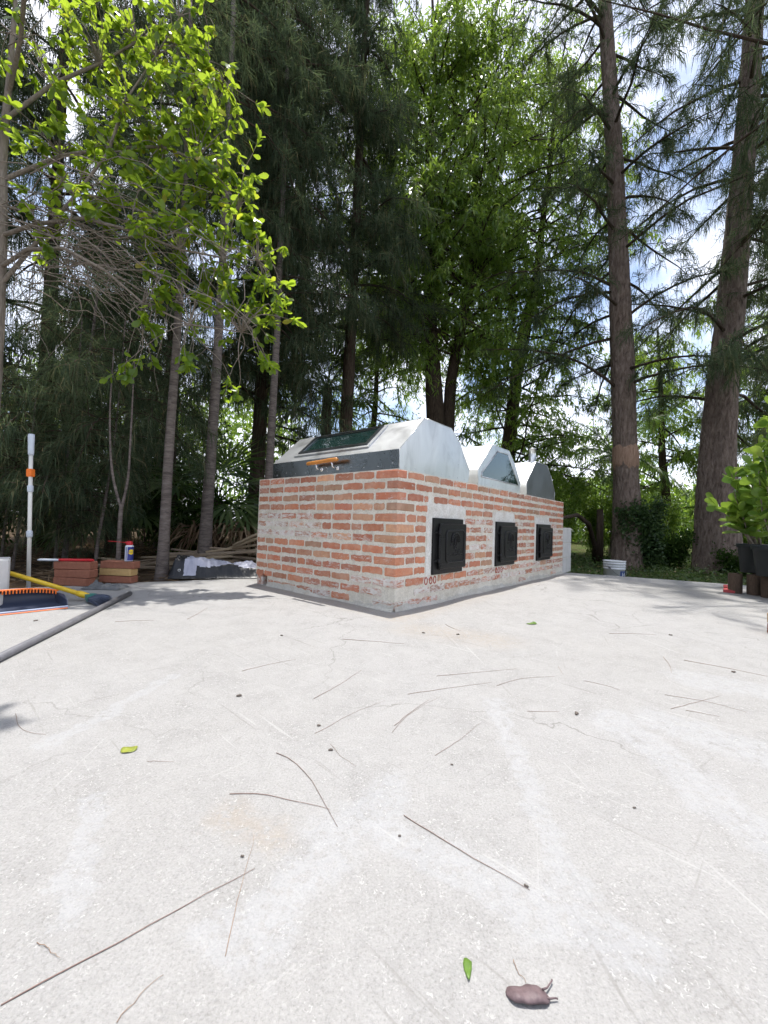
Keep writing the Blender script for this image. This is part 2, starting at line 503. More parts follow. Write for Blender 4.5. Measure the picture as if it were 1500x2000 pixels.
M['iron'] = pmat('cast_iron_black', (0.006, 0.006, 0.0065), (0.011, 0.011, 0.0115), 60, 0.36, 0.0, 0.35, 160, 0.002, 0.28)
M['dark'] = pmat('hole_shade', (0.008, 0.006, 0.005), (0.012, 0.01, 0.008), 20, 0.95)  # near-black stands in for the shade inside the vent holes and pipe
M['ventclay'] = pmat('fired_clay', (0.42, 0.09, 0.055), (0.30, 0.06, 0.04), 40, 0.8)
M['oak'] = pmat('varnished_wood', (0.62, 0.25, 0.045), (0.48, 0.17, 0.03), 30, 0.3, spec=0.6, stretch=(6, 1, 6))
M['soil'] = None

# ================================================================== ground and slab
SLAB = [(-4.3, -7), (10, -7), (10, 2.35), (4.36, 4.97), (3.06, 5.61), (2.676, 5.76), (1.9, 6.12), (0.3, 5.35), (-1.33, 4.24), (-2.24, 3.72), (-2.88, 3.26), (-4.5, 2.45)]

def inside(x, y, poly):
    c = False
    n = len(poly)
    for i in range(n):
        x0, y0 = poly[i]; x1, y1 = poly[(i + 1) % n]
        if (y0 > y) != (y1 > y) and x < (x1 - x0) * (y - y0) / (y1 - y0) + x0: c = not c
    return c

def sstep(a, b, x):
    t = min(1, max(0, (x - a) / (b - a)))
    return t * t * (3 - 2 * t)

def ground_z(x, y):
    z = -0.035 - 0.175 * sstep(-1.0, 2.0, x)
    z += 0.03 * math.sin(x * 1.7 + y * 0.6) * math.sin(y * 1.3 - x * 0.4)
    z += 0.16 * sstep(8, 16, y)
    return z

def ground_mat():
    m, nt, b, o = new_mat('forest_floor')
    v = coord(nt, 'Object')
    c = ramp(nt, noise(nt, 5, 6, 0.7, v), [(0.3, (0.045, 0.032, 0.022)), (0.5, (0.095, 0.068, 0.045)), (0.7, (0.15, 0.11, 0.075))])
    green = ramp(nt, noise(nt, 0.7, 4, 0.6, v), [(0.45, (0,)*3), (0.6, (1,)*3)])
    sx = nt.nodes.new('ShaderNodeSeparateXYZ'); nt.links.new(v, sx.inputs[0])
    right = math_n(nt, 'MULTIPLY', math_n(nt, 'SUBTRACT', sx.outputs['X'], 1.5), 0.5, clamp=True)
    c = mixc(nt, math_n(nt, 'MULTIPLY', right, math_n(nt, 'MULTIPLY_ADD', green, 0.5, 0.4)), c, ramp(nt, noise(nt, 30, 4, 0.7, v), [(0.3, (0.03, 0.05, 0.015)), (0.7, (0.08, 0.13, 0.03))]))
    nt.links.new(c, b.inputs['Base Color'])
    b.inputs['Roughness'].default_value = 1.0
    b.inputs['Specular IOR Level'].default_value = 0.05
    bump(nt, b, noise(nt, 40, 5, 0.7, v), 1.0, 0.03)
    return m
M['soil'] = ground_mat()

def build_ground():
    t = np.linspace(-1, 1, 150)
    xs = np.sinh(t * 4.2) / np.sinh(4.2) * 220
    ys = np.sinh(t * 4.2) / np.sinh(4.2) * 220 + 5
    V = []
    for y in ys:
        for x in xs:
            z = -0.28 if inside(x, y, SLAB) else ground_z(x, y)
            V.append((x, y, z))
    n = len(xs)
    T = []
    for j in range(len(ys) - 1):
        for i in range(n - 1):
            a = j * n + i
            T += [(a, a + 1, a + n + 1), (a, a + n + 1, a + n)]
    g = add('ground', big_mesh('ground', V, T, M['soil'], smooth=True))
    tag(g, kind='structure')
build_ground()

def build_slab():
    # edge with small chips
    rng = random.Random(3)
    pts = []
    n = len(SLAB)
    for i in range(n):
        a = Vector(SLAB[i]); c = Vector(SLAB[(i + 1) % n])
        k = max(1, int((c - a).length / 0.12)) if 1 < i < 11 else 1
        nrm = Vector((c.y - a.y, a.x - c.x)).normalized()
        for j in range(k):
            p = a.lerp(c, j / k)
            if k > 1: p = p + nrm * rng.uniform(-0.012, 0.012)
            pts.append((p.x, p.y))
    b = MB()
    m = len(pts)
    vs = [(x, y, -0.4) for x, y in pts] + [(x, y, -0.02) for x, y in pts]
    cx, cy = 0, 0
    vs += [(x - 0.012 * (x - cx) / math.hypot(x, y), y - 0.012 * (y - cy) / math.hypot(x, y), 0) for x, y in pts]
    fs = [tuple(range(2*m, 3*m))]
    for k in range(m):
        k2 = (k + 1) % m
        fs += [(k, k2, m + k2, m + k), (m + k, m + k2, 2*m + k2, 2*m + k)]
    b.addv(vs, fs)
    tag(b.build('concrete_patio', M['slab']), kind='structure')
build_slab()

# ================================================================== the brick grill
GX, GY, GR = 0.091, 2.804, rad(50.02)         # near corner, direction of the long side
UL, VL = 3.774, 1.686                          # length of the long (door) side and of the end side
grill = thing('brick_grill', 'long waist-high grill of reclaimed red brick with three black iron doors', 'grill', (GX, GY, 0), GR)

core = MB()
core.box((0.0, 0.0, -0.03), (UL, 1.50, 0.990))
core.box((0.0, 1.50, 0.105), (UL, VL, 0.990))
core.box((0.26, 1.50, -0.03), (UL, VL - 0.004, 0.105))
core.build('mortar_bed', M['mortar'], grill)

rb = random.Random(11)
def ragged_brick(L, H, D=0.05, amp=0.0062, nx=8):
    """front face in the xz plane at y=0 looking to -y, uneven mortar-bitten outline"""
    pts = []
    c = 0.008
    def jig(a): return rb.uniform(-a, a * 0.5)
    xs = [-L/2 + c + (L - 2*c) * i / (nx - 1) + (rb.uniform(-0.006, 0.006) if 0 < i < nx-1 else 0) for i in range(nx)]
    for x in xs: pts.append((x, -H/2 - jig(amp)))
    pts.append((L/2 + jig(0.002), -H/2 + c * 1.3)); pts.append((L/2 + jig(0.003), H/2 - c * 1.2))
    for x in xs[::-1]: pts.append((x, H/2 + jig(amp)))
    pts.append((-L/2 - jig(0.003), H/2 - c * 1.2)); pts.append((-L/2 - jig(0.002), -H/2 + c * 1.3))
    n = len(pts)
    vs = [(x*0.99, 0, z*0.98) for x, z in pts] + [(x, D, z) for x, z in pts]
    fs = [tuple(range(n))]
    for k in range(n):
        k2 = (k + 1) % n
        fs += [(k2, k, n + k, n + k2)]
    b = MB(); b.addv(vs, fs)
    return b.mesh('brick', M['brick'])
LONG = [ragged_brick(0.203, 0.051) for _ in range(14)]
HALF = [ragged_brick(0.098, 0.051, nx=5) for _ in range(8)]
BIT = [ragged_brick(0.034, 0.052, nx=3) for _ in range(3)]
CORNER = []
for _ in range(5):
    b = MB(); b.cbox((-0.0045, -0.0045, -0.028), (0.098, 0.203, 0.028), 0.006, 0, None, 0.0022); CORNER.append(b.mesh('brick', M['brick']))

PITCHZ = 0.0765
def smear_at(face, s, z):
    """how much mortar was left on the wall here"""
    g = 0.30
    if z < 0.10: g = 0.60
    elif z < 0.17: g = 0.38
    if face == 'end':
        if 0.42 < z < 0.62 and s > 0.75: g = 0.80
        if 0.42 < z < 0.54 and 0.2 < s < 0.95: g = 0.66
        if z < 0.21 and s < 0.42: g = 0.80
        if 0.60 < z < 0.72 and s > 0.95: g = 0.62
    else:
        if 0.40 < z < 0.68 and 1.0 < s < 1.6: g = 0.68
        if 0.30 < z < 0.70 and s > 2.1: g = 0.58
        if z < 0.20 and s > 0.9: g = 0.58
        if z < 0.12: g = 0.74
    return g

def put_brick(face, s, z, L):
    """s = middle of the brick along the face"""
    if L > 0.13: me, ref = rb.choice(LONG), 0.203
    elif L > 0.06: me, ref = rb.choice(HALF), 0.098
    else: me, ref = rb.choice(BIT), 0.034
    proud = -0.0035 + rb.uniform(-0.0015, 0.0015)
    flip = rb.choice((1, -1))
    tilt = rb.uniform(-0.012, 0.012)
    if face == 'end':     # plane x = 0, outward -x, s runs along +y
        o = add('brick', me, grill, (proud, s, z), (0, 0, rad(-90)), (L / ref * 1.0, 1, rb.uniform(0.93, 1.06)))
        o.rotation_euler = (0, tilt, rad(-90))
    else:                 # plane y = 0, outward -y
        o = add('brick', me, grill, (s, proud, z), (0, tilt, 0), (L / ref, 1, rb.uniform(0.93, 1.06)))
    r = rb.random()
    hue = rb.uniform(0, 0.62) if r < 0.74 else (rb.uniform(0.7, 0.84) if r < 0.88 else rb.uniform(0.86, 1.0))
    g = smear_at(face, s, z) + rb.uniform(-0.22, 0.2)
    o.color = (hue, max(0, min(1, g)), rb.random(), 1)
    return o

DOORS = [(0.438, 0.895), (1.565, 2.022), (2.702, 3.186)]
DZ0, DZ1 = 0.222, 0.662
for i in range(13):
    zc = 0.990 - 0.007 - 0.028 - i * PITCHZ
    zc += rb.uniform(-0.002, 0.002)
    longside_end = (i % 2 == 0)
    # corner brick shared by both faces
    if i not in (11,):
        o = add('brick', CORNER[i % 5], grill, (0, 0, zc))
        if not longside_end:       # turned so that its length lies along the door side
            o.matrix_local = Matrix(((0, 1, 0, 0), (1, 0, 0, 0), (0, 0, 1, zc), (0, 0, 0, 1)))
        o.color = (rb.choice((0.1, 0.3, 0.45, 0.55, 0.76, 0.88)), 0.8 if i > 9 else rb.uniform(0.15, 0.45), rb.random(), 1)
    for face, total in (('end', VL), ('side', UL)):
        start = (0.203 if longside_end == (face == 'end') else 0.098) + 0.016
        free = [[start, total - 0.012]]
        if face == 'end' and zc < 0.11: free = [[start, 1.485]]
        if face == 'side':
            cuts = []
            for k, (a, c) in enumerate(DOORS):
                if zc < DZ1 + 0.02 and zc > DZ0 + 0.01: cuts.append((a - 0.055 - 0.03 * (k == 0), c + (0.045, 0.04, 0.035)[k]))
                elif DZ1 + 0.02 <= zc < DZ1 + 0.095: cuts.append((a - 0.07, c + (0.075, 0.02, -0.02)[k]))
                elif DZ1 + 0.095 <= zc < DZ1 + 0.14 and k == 0: cuts.append((a - 0.06, a + 0.02))
                if k < 2 and 0.15 < zc < 0.215: cuts.append((a - 0.10, a + 0.10) if k == 0 else (a + 0.01, a + 0.21))
            for a, c in cuts:
                nf = []
                for lo, hi in free:
                    if a > lo: nf.append([lo, min(hi, a)])
                    if c < hi: nf.append([max(lo, c), hi])
                free = [f for f in nf if f[1] - f[0] > 0.03]
        for lo, hi in free:
            s = lo
            first = True
            while hi - s > 0.03:
                L = 0.203 + rb.uniform(-0.008, 0.008)
                if first and lo > 0.4 and i % 2: L = 0.10
                if rb.random() < 0.05: L = 0.034
                elif rb.random() < 0.10: L = 0.10
                first = False
                if hi - s - L < 0.05: L = hi - s
                if L > 0.235: L = 0.5 * (hi - s) - 0.008
                skip = (zc < 0.075 and rb.random() < 0.15) or (face == 'side' and zc < 0.075 and s > 0.5 and rb.random() < 0.6)
                if not skip: put_brick(face, s + L / 2, zc, L)
                s += L + rb.uniform(0.010, 0.017)

# smooth cement around the door frames, a little proud of the mortar
rc = random.Random(5)
for k, (a, c) in enumerate(DOORS):
    lo, hi = a - (0.075, 0.05, 0.05)[k], c + (0.06, 0.03, 0.02)[k]
    top = DZ1 + (0.115, 0.095, 0.085)[k]
    poly = [(lo, DZ0 - 0.005), (hi - 0.02, DZ0 + 0.005), (hi - 0.01, DZ0 + 0.2), (hi, DZ1), (hi + 0.01, top - 0.04), (hi - 0.05, top), (a + 0.25, top + 0.008), (a + 0.02, top - 0.003), (lo + 0.01, top + (0.03 if k == 0 else 0)), (lo - 0.015, DZ1 + 0.02), (lo + 0.008, DZ0 + 0.25)]
    pts = []
    for q in range(len(poly)):
        p0 = Vector(poly[q]); p1 = Vector(poly[(q+1) % len(poly)])
        for w in range(4):
            p = p0.lerp(p1, w / 4); pts.append((p.x + rc.uniform(-0.006, 0.006), p.y + rc.uniform(-0.006, 0.006)))
    b = MB(); b.prism(pts, 0.006, 0, Matrix(((1, 0, 0, 0), (0, 0, -1, 0.003), (0, 1, 0, 0), (0, 0, 0, 1))))
    b.build('cement_surround', M['render'], grill)

M['footing'] = mortar_mat('dirty_cement', (0.80, 0.79, 0.76))
# cement footing squeezed out along the bottom
def footing(face, total, seed):
    r = random.Random(seed)
    n = int(total / 0.045)
    vs, fs = [], []
    for i in range(n + 1):
        s = total * i / n
        w = 0.010 + 0.010 * math.sin(i * 0.35 + seed) + r.uniform(-0.004, 0.006)
        h = 0.026 + 0.016 * math.sin(i * 0.21 + seed * 2) + r.uniform(-0.010, 0.014)
        ring = [(0.01, h + 0.012), (-0.005, h), (-0.007 - abs(w)*0.25, h*0.45), (-0.009 - abs(w)*0.7, 0.008), (-0.012 - abs(w), -0.004)]
        for d, z in ring:
            vs.append((d, s, z) if face == 'end' else (s, d, z))
    m = 5
    for i in range(n):
        for k in range(m - 1):
            q = (i*m+k, i*m+k+1, (i+1)*m+k+1, (i+1)*m+k)
            fs.append(q if face == 'end' else q[::-1])
    b = MB(); b.addv(vs, fs, 0, False)
    b.build('cement_footing', M['footing'], grill)
footing('end', 1.49, 1)
footing('side', UL, 4)
# stub of pier beside the gap in the bottom left corner
b = MB(); b.cbox((0.006, 1.585, -0.02), (0.19, 1.676, 0.104), 0.006, 0, None, 0.004)
o = b.build('brick', M['brick'], grill); o.color = (0.5, 0.72, 0.2, 1)
# bare concrete blocks at the far end
for j in range(3):
    for i, (x0, x1) in enumerate(((UL + 0.006, UL + 0.205), (UL + 0.212, UL + 0.41))):
        b = MB(); b.cbox((x0, 0.0, j * 0.212 - 0.004), (x1, 0.19, j * 0.212 + 0.202), 0.005, 0, None, 0.001)
        b.build('concrete_block', M['block'], grill)
b = MB(); b.box((UL + 0.01, 0.01, 0), (UL + 0.40, 0.18, 0.634)); b.build('block_joints', M['mortar'], grill)

# perforated vent bricks under two of the doors
for xs in ((0.376, 0.442, 0.497), (1.611, 1.673, 1.735)):
    x0 = sum(xs) / 3
    b = MB(); b.cbox((x0 - 0.10, -0.001, 0.148), (x0 + 0.10, 0.04, 0.212), 0.004, 0, None, 0.002)
    vb = b.build('vent_brick', M['brick'], grill); vb.color = (0.1, 0.75, 0.3, 1)
    for x in xs:
        b = MB()
        Mx = Matrix.Translation((x, 0.012, 0.180)) @ Matrix.Rotation(rad(90), 4, 'X') @ Matrix.Diagonal((1, 1.5, 1, 1))
        b.lathe([(0.0, 0.001), (0.0155, 0.001)], 16, (0, 0, 0), 1, Mx)
        b.lathe([(0.0155, 0.001), (0.0155, 0.017), (0.0195, 0.0175), (0.0205, 0.012)], 16, (0, 0, 0), 0, Mx)
        b.build('vent_hole', [M['ventclay'], M['dark']], vb)

# cast iron doors
def iron_door(a, c):
    """built in the wall's frame: x along the wall, -y outward"""
    w = c - a
    b = MB()
    b.cbox((a, -0.022, DZ0), (c, 0.02, DZ1), 0.004)
    fr = b.build('fire_door', M['iron'], grill)
    # hinged leaf, larger towards the right and standing proud
    x0, x1, z0, z1 = a + 0.065, a + w + 0.022, DZ0 + 0.036, DZ1 - 0.040
    b = MB()
    b.cbox((x0, -0.043, z0), (x1, -0.0235, z1), 0.008)
    b.box((x0 + 0.02, -0.0235, z0 + 0.02), (a + w - 0.02, -0.0205, z1 - 0.02))
    leaf = b.build('door_leaf', M['iron'], fr)
    # raised moulding round the panel
    px0, px1, pz0, pz1 = x0 + 0.085, x1 - 0.045, z0 + 0.055, z1 - 0.055
    ch = 0.02
    def rim(q, y, r):
        x0_, x1_, z0_, z1_ = q
        return [(x0_ + ch, y, z0_), (x1_ - ch, y, z0_), (x1_, y, z0_ + ch), (x1_, y, z1_ - ch), (x1_ - ch, y, z1_), (x0_ + ch, y, z1_), (x0_, y, z1_ - ch), (x0_, y, z0_ + ch), (x0_ + ch, y, z0_), (x0_ + 2*ch, y, z0_)]
    b = MB(); b.tube(rim((px0, px1, pz0, pz1), -0.044, 0.006), 0.008, 8, cap=False)
    b.tube([(px0 + 0.01, -0.043, pz0 + 0.062), (px0 + 0.08, -0.043, pz0 + 0.062)], 0.003, 6)
    b.tube([(px0 + 0.10, -0.043, pz0 + 0.064), (px1 - 0.02, -0.043, pz0 + 0.064)], 0.003, 6)
    b.build('moulding', M['iron'], fr)
    # cast relief: oven arch with loaves below
    b = MB()
    cx, cz = (px0 + px1) / 2, (pz0 + pz1) / 2 + 0.045
    for R_, w_ in ((0.064, 0.0075), (0.044, 0.005)):
        b.tube([(cx + R_ * math.cos(t), -0.0455, cz + R_ * math.sin(t)) for t in np.linspace(-0.25, math.pi + 0.25, 14)], w_, 6)
    for k in range(9):
        t = math.pi * k / 8
        b.tube([(cx + 0.048 * math.cos(t), -0.044, cz + 0.048 * math.sin(t)), (cx + 0.06 * math.cos(t), -0.044, cz + 0.06 * math.sin(t))], 0.003, 5)
    b.tube([(cx - 0.02, -0.046, cz - 0.04), (cx - 0.012, -0.047, cz), (cx + 0.004, -0.045, cz + 0.025), (cx + 0.018, -0.044, cz + 0.002), (cx + 0.022, -0.043, cz - 0.045)], 0.005, 6)
    rr = random.Random(2)
    for k in range(13):
        x = cx + rr.uniform(-0.075, 0.07); z = cz - rr.uniform(0.03, 0.115)
        b.lathe([(0.011, 0), (0.009, 0.006), (0.0, 0.010)], 7, (0, 0, 0), 0, Matrix.Translation((x, -0.0425, z)) @ Matrix.Rotation(rad(90), 4, 'X'))
    for k in range(5):
        x = cx - 0.07 + 0.033 * k
        b.tube([(x, -0.043, cz - 0.125 + 0.004 * (k % 2)), (x + 0.022, -0.043, cz - 0.121 + 0.003 * (k % 3))], 0.0028, 5)
    b.build('relief', M['iron'], fr)
    # hinge knuckles, pin and straps
    b = MB()
    b.tube([(a + 0.052, -0.040, DZ0 + 0.055), (a + 0.052, -0.040, DZ1 - 0.075)], 0.0062, 8)
    b.build('hinge_pin', M['iron'], fr)
    for z in (DZ1 - 0.115, DZ0 + 0.105):
        b = MB()
        b.tube([(a + 0.052, -0.040, z - 0.018), (a + 0.052, -0.040, z + 0.018)], 0.011, 10)
        b.cbox((a + 0.004, -0.036, z - 0.005), (a + 0.06, -0.018, z + 0.009), 0.002)
        b.cbox((a + 0.046, -0.049, z - 0.030), (a + 0.125, -0.042, z - 0.022), 0.002)
        b.cbox((a + 0.052, -0.049, z - 0.050), (a + 0.130, -0.042, z - 0.043), 0.002)
        b.build('hinge', M['iron'], fr)
    return fr
for a, c in DOORS: iron_door(a, c)

# ================================================================== sheet metal hoods
PROF = [(0.0, 0.0), (-0.002, 0.143), (0.300, 0.428), (0.690, 0.430), (0.845, 0.322), (1.018, 0.118), (1.010, 0.0)]
V0, V1 = 0.026, 1.532
screw_b = MB(); screw_b.lathe([(0.004, 0), (0.0036, 0.002), (0.0, 0.003)], 8)
SCREW = screw_b.mesh('screw', M['chrome'])

def panel(name, quad, th, mat, parent, mi=0):
    """thin sheet: quad given anticlockwise seen from outside, thickness goes inward"""
    q = [Vector(p) for p in quad]
    n = (q[1] - q[0]).cross(q[2] - q[0]).normalized()
    k = len(q)
    vs = q + [p - n * th for p in q]
    fs = [tuple(range(k)), tuple(range(k, 2*k))[::-1]] + [(j, k + j, k + (j+1) % k, (j+1) % k) for j in range(k)]
    b = MB(); b.addv(vs, fs)
    return b.build(name, mat, parent)

GM = Matrix.Translation((GX, GY, 0)) @ Matrix.Rotation(GR, 4, 'Z')
def hood(u, label, end_mat):
    base = GM @ Vector((u, 0, 0.993))
    h = thing('smoker_hood', label, 'hood', base, GR, 'sheet metal hoods on the grill')
    P = PROF
    names = ['front_panel', 'slope_panel', 'top_panel', 'rear_slope_panel', 'rear_slope_panel', 'rear_panel']
    for k in range(6):
        (x0, z0), (x1, z1) = P[k], P[k + 1]
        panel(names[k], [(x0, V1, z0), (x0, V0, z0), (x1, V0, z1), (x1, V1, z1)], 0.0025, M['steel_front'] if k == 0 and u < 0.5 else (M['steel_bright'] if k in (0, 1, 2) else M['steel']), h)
    panel('end_panel', [(x, V0 - 0.0015, z) for x, z in [P[0]] + P[:0:-1]], 0.0025, end_mat, h)
    panel('end_panel', [(x, V1 + 0.0015, z) for x, z in P], 0.0025, M['steel'], h)
    # folded seam along the end panel's edge
    b = MB()
    for k in range(6):
        (x0, z0), (x1, z1) = P[k], P[k + 1]
        b.tube([(x0, V0 - 0.001, z0), (x1, V0 - 0.001, z1)], 0.0028, 5)
    b.build('seam', M['steel'], h)
    b = MB(); b.box((-0.012, V0 - 0.006, -0.006), (1.02, V1, 0.0005)); b.build('base_angle', M['iron'], h)
    # row of screws low on the front and end panel
    for k in range(11):
        add('screw', SCREW, h, (-0.0005, V0 + 0.06 + k * 0.138, 0.026 + (0.004 if k % 3 else 0.02)), (0, rad(-90), 0))
    for k in range(8):
        add('screw', SCREW, h, (0.06 + k * 0.125, V0 - 0.0015, 0.024), (rad(90), 0, 0))
    return h

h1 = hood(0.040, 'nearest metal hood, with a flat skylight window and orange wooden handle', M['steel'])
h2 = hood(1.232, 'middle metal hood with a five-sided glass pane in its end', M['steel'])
h3 = hood(2.442, 'farthest metal hood with a dark reflection coloured into its end, and a short round flue', M['steel_dull_reflect'])

# window of the first hood, set in the sloping front
sl = Vector((0.302, 0, 0.285)); sl_n = Vector((-0.285, 0, 0.302)).normalized()
def on_slope(t, v, h=0): 
    p = Vector((-0.002, 0, 0.143)) + sl * t + sl_n * h
    return (p.x, v, p.z)
t0, t1, va, vb_ = 0.19, 0.90, 0.365, 1.262
def frame_ring(o_, i_, h0, h1_):
    """ring of metal between an outer and an inner rectangle on the slope"""
    b = MB()
    O = [(o_[0], o_[3]), (o_[0], o_[2]), (o_[1], o_[2]), (o_[1], o_[3])]
    I = [(i_[0], i_[3]), (i_[0], i_[2]), (i_[1], i_[2]), (i_[1], i_[3])]
    vs = [on_slope(t, v, h0) for t, v in O] + [on_slope(t, v, h1_) for t, v in O] + [on_slope(t, v, h1_) for t, v in I] + [on_slope(t, v, h0) for t, v in I]
    fs = []
    for k in range(4):
        j = (k + 1) % 4
        fs += [(k, j, 4+j, 4+k), (4+k, 4+j, 8+j, 8+k), (8+k, 8+j, 12+j, 12+k)]
    b.addv(vs, fs)
    return b
frame_ring((t0 - 0.02, t1 + 0.015, va - 0.0, vb_ + 0.02), (t0 + 0.10, t1 - 0.02, va + 0.055, vb_ - 0.045), 0.001, 0.012).build('window_frame', M['steel_bright'], h1)
frame_ring((t0 + 0.055, t1 + 0.002, va + 0.03, vb_ - 0.02), (t0 + 0.115, t1 - 0.035, va + 0.062, vb_ - 0.052), 0.012, 0.020).build('window_gasket', M['steel_dull_reflect'], h1)
b = MB(); b.addv([on_slope(t0 + 0.09, vb_ - 0.03, 0.006), on_slope(t0 + 0.09, va + 0.045, 0.006), on_slope(t1 - 0.01, va + 0.045, 0.006), on_slope(t1 - 0.01, vb_ - 0.03, 0.006)], [(0, 1, 2, 3)])
b.build('window_glass', M['glass'], h1)

# wooden handle on two chrome posts
b = MB()
hz, hx = 0.097, -0.068
b.tube([(hx, 0.955, hz - 0.006), (hx, 0.94, hz - 0.004), (hx, 0.84, hz - 0.001), (hx, 0.76, hz + 0.001), (hx, 0.68, hz + 0.005), (hx, 0.60, hz + 0.006), (hx, 0.585, hz + 0.004)], [0.010, 0.0155, 0.0165, 0.0155, 0.017, 0.0165, 0.010], 12)
hd = b.build('handle', M['oak'], h1)
for v in (0.845, 0.655):
    b = MB()
    b.tube([(0.0, v, 0.045), (-0.035, v, 0.046), (-0.056, v, 0.055), (-0.066, v, 0.088)], 0.0075, 8)
    b.lathe([(0.0, 0.005), (0.014, 0.005), (0.017, 0.0), ], 12, (0, 0, 0), 0, Matrix.Translation((0, v, 0.045)) @ Matrix.Rotation(rad(-90), 4, 'Y'))
    b.build('handle_post', M['chrome'], hd)

# five-sided pane in the end of the second hood
pane = [(0.065, 0.085), (0.957, 0.085), (0.660, 0.380), (0.408, 0.378), (0.072, 0.128)]
b = MB(); b.prism(pane, 0.004, 0, Matrix(((1, 0, 0, 0), (0, 0, -1, V0 - 0.002), (0, 1, 0, 0), (0, 0, 0, 1))))
gp = b.build('window_glass', M['glass'], h2)
b = MB()
for k in range(5):
    (x0, z0), (x1, z1) = pane[k], pane[(k + 1) % 5]
    b.tube([(x0, V0 - 0.004, z0), (x1, V0 - 0.004, z1)], 0.006, 6)
b.build('window_frame', M['steel_bright'], h2)
# flue of the third hood
b = MB(); b.lathe([(0.060, 0.0), (0.060, 0.012), (0.043, 0.016), (0.042, 0.165), (0.045, 0.167), (0.045, 0.178), (0.040, 0.178), (0.039, 0.02)], 24, (0.36, V0 + 0.07, 0.428))
b.build('flue', M['steel'], h3)

# ================================================================== trees: generators
def nrm(a):
    return a / np.maximum(np.linalg.norm(a, axis=-1, keepdims=True), 1e-9)

def np_tube(pts, r, n=5):
    pts = np.asarray(pts, float); r = np.asarray(r, float)
    k = len(pts)
    d = nrm(np.gradient(pts, axis=0))
    ref = np.where(np.abs(d[:, 2:3]) < 0.95, np.array([[0, 0, 1.]]), np.array([[1., 0, 0]]))
    if np.abs(d[:, 2]).mean() > 0.6: ref = np.tile(np.array([[1., 0, 0]]), (k, 1))
    a = nrm(np.cross(d, ref)); b = np.cross(d, a)
    t = np.linspace(0, 2*np.pi, n, endpoint=False)
    V = pts[:, None] + (a[:, None] * np.cos(t)[None, :, None] + b[:, None] * np.sin(t)[None, :, None]) * r[:, None, None]
    V = V.reshape(-1, 3)
    i = np.arange(k-1)[:, None]; j = np.arange(n)[None]
    j2 = (j + 1) % n
    A = i*n + j; B_ = i*n + j2; C_ = (i+1)*n + j2; D = (i+1)*n + j
    T = np.concatenate([np.stack([A, B_, C_], -1).reshape(-1, 3), np.stack([A, C_, D], -1).reshape(-1, 3)])
    return V, T

class Acc:
    def __init__(s): s.V = []; s.T = []; s.n = 0
    def add(s, V, T):
        s.V.append(V); s.T.append(T + s.n); s.n += len(V)
    def mesh(s, name, mat, smooth=False):
        return big_mesh(name, np.concatenate(s.V), np.concatenate(s.T), mat, smooth=smooth)

def strips(acc, p0, p1, p2, w, rng, taper=0.85):
    """thin bent strips (needles, twigs): 3 triangles each"""
    n = len(p0)
    d = nrm(p2 - p0)
    s = nrm(np.cross(d, rng.normal(size=(n, 3)))) * (np.asarray(w).reshape(-1, 1) * 0.5)
    V = np.stack([p0 - s, p0 + s, p1 - s*taper, p1 + s*taper, p2], 1).reshape(-1, 3)
    b = (np.arange(n) * 5)[:, None]
    T = np.concatenate([b + np.array([[0, 1, 3]]), b + np.array([[0, 3, 2]]), b + np.array([[2, 3, 4]])])
    acc.add(V, T)

def blades(acc, p0, d, L, w, rng, droop=0.3, up=None):
    """pointed leaves, 2 folded halves of 2 triangles sharing the midrib: base, mid-left, mid-right, rib, tip"""
    n = len(p0)
    L = np.asarray(L).reshape(-1, 1); w = np.asarray(w).reshape(-1, 1)
    if up is None: up = nrm(rng.normal(size=(n, 3)) * 0.6 + np.array([0, 0, 1.]))
    s = nrm(np.cross(d, up))
    nn = np.cross(s, d)
    mid = p0 + d * L * 0.52
    tip = p0 + d * L * (1 - 0.12*droop) - np.array([0, 0, 1.]) * L * droop * 0.45
    V = np.stack([p0, mid + s*w*0.5 + nn*w*0.14, mid, mid - s*w*0.5 + nn*w*0.14, tip], 1).reshape(-1, 3)
    b = (np.arange(n) * 5)[:, None]
    T = np.concatenate([b + np.array([[0, 1, 2]]), b + np.array([[1, 4, 2]]), b + np.array([[0, 2, 3]]), b + np.array([[2, 4, 3]])])
    acc.add(V, T)

def quick(acc, p0, d, L, w, rng, droop=0.3):
    """two-triangle leaf for crowns far away"""
    n = len(p0)
    L = np.asarray(L).reshape(-1, 1); w = np.asarray(w).reshape(-1, 1)
    up_ = nrm(rng.normal(size=(n, 3)) * 0.7 + np.array([0, 0, 1.]))
    s = nrm(np.cross(d, up_))
    mid = p0 + d * L * 0.5
    tip = p0 + d * L - np.array([0, 0, 1.]) * L * droop * 0.5
    V = np.stack([p0, mid + s*w*0.5, mid - s*w*0.5, tip], 1).reshape(-1, 3)
    b = (np.arange(n) * 4)[:, None]
    T = np.concatenate([b + np.array([[0, 1, 2]]), b + np.array([[1, 3, 2]])])
    acc.add(V, T)

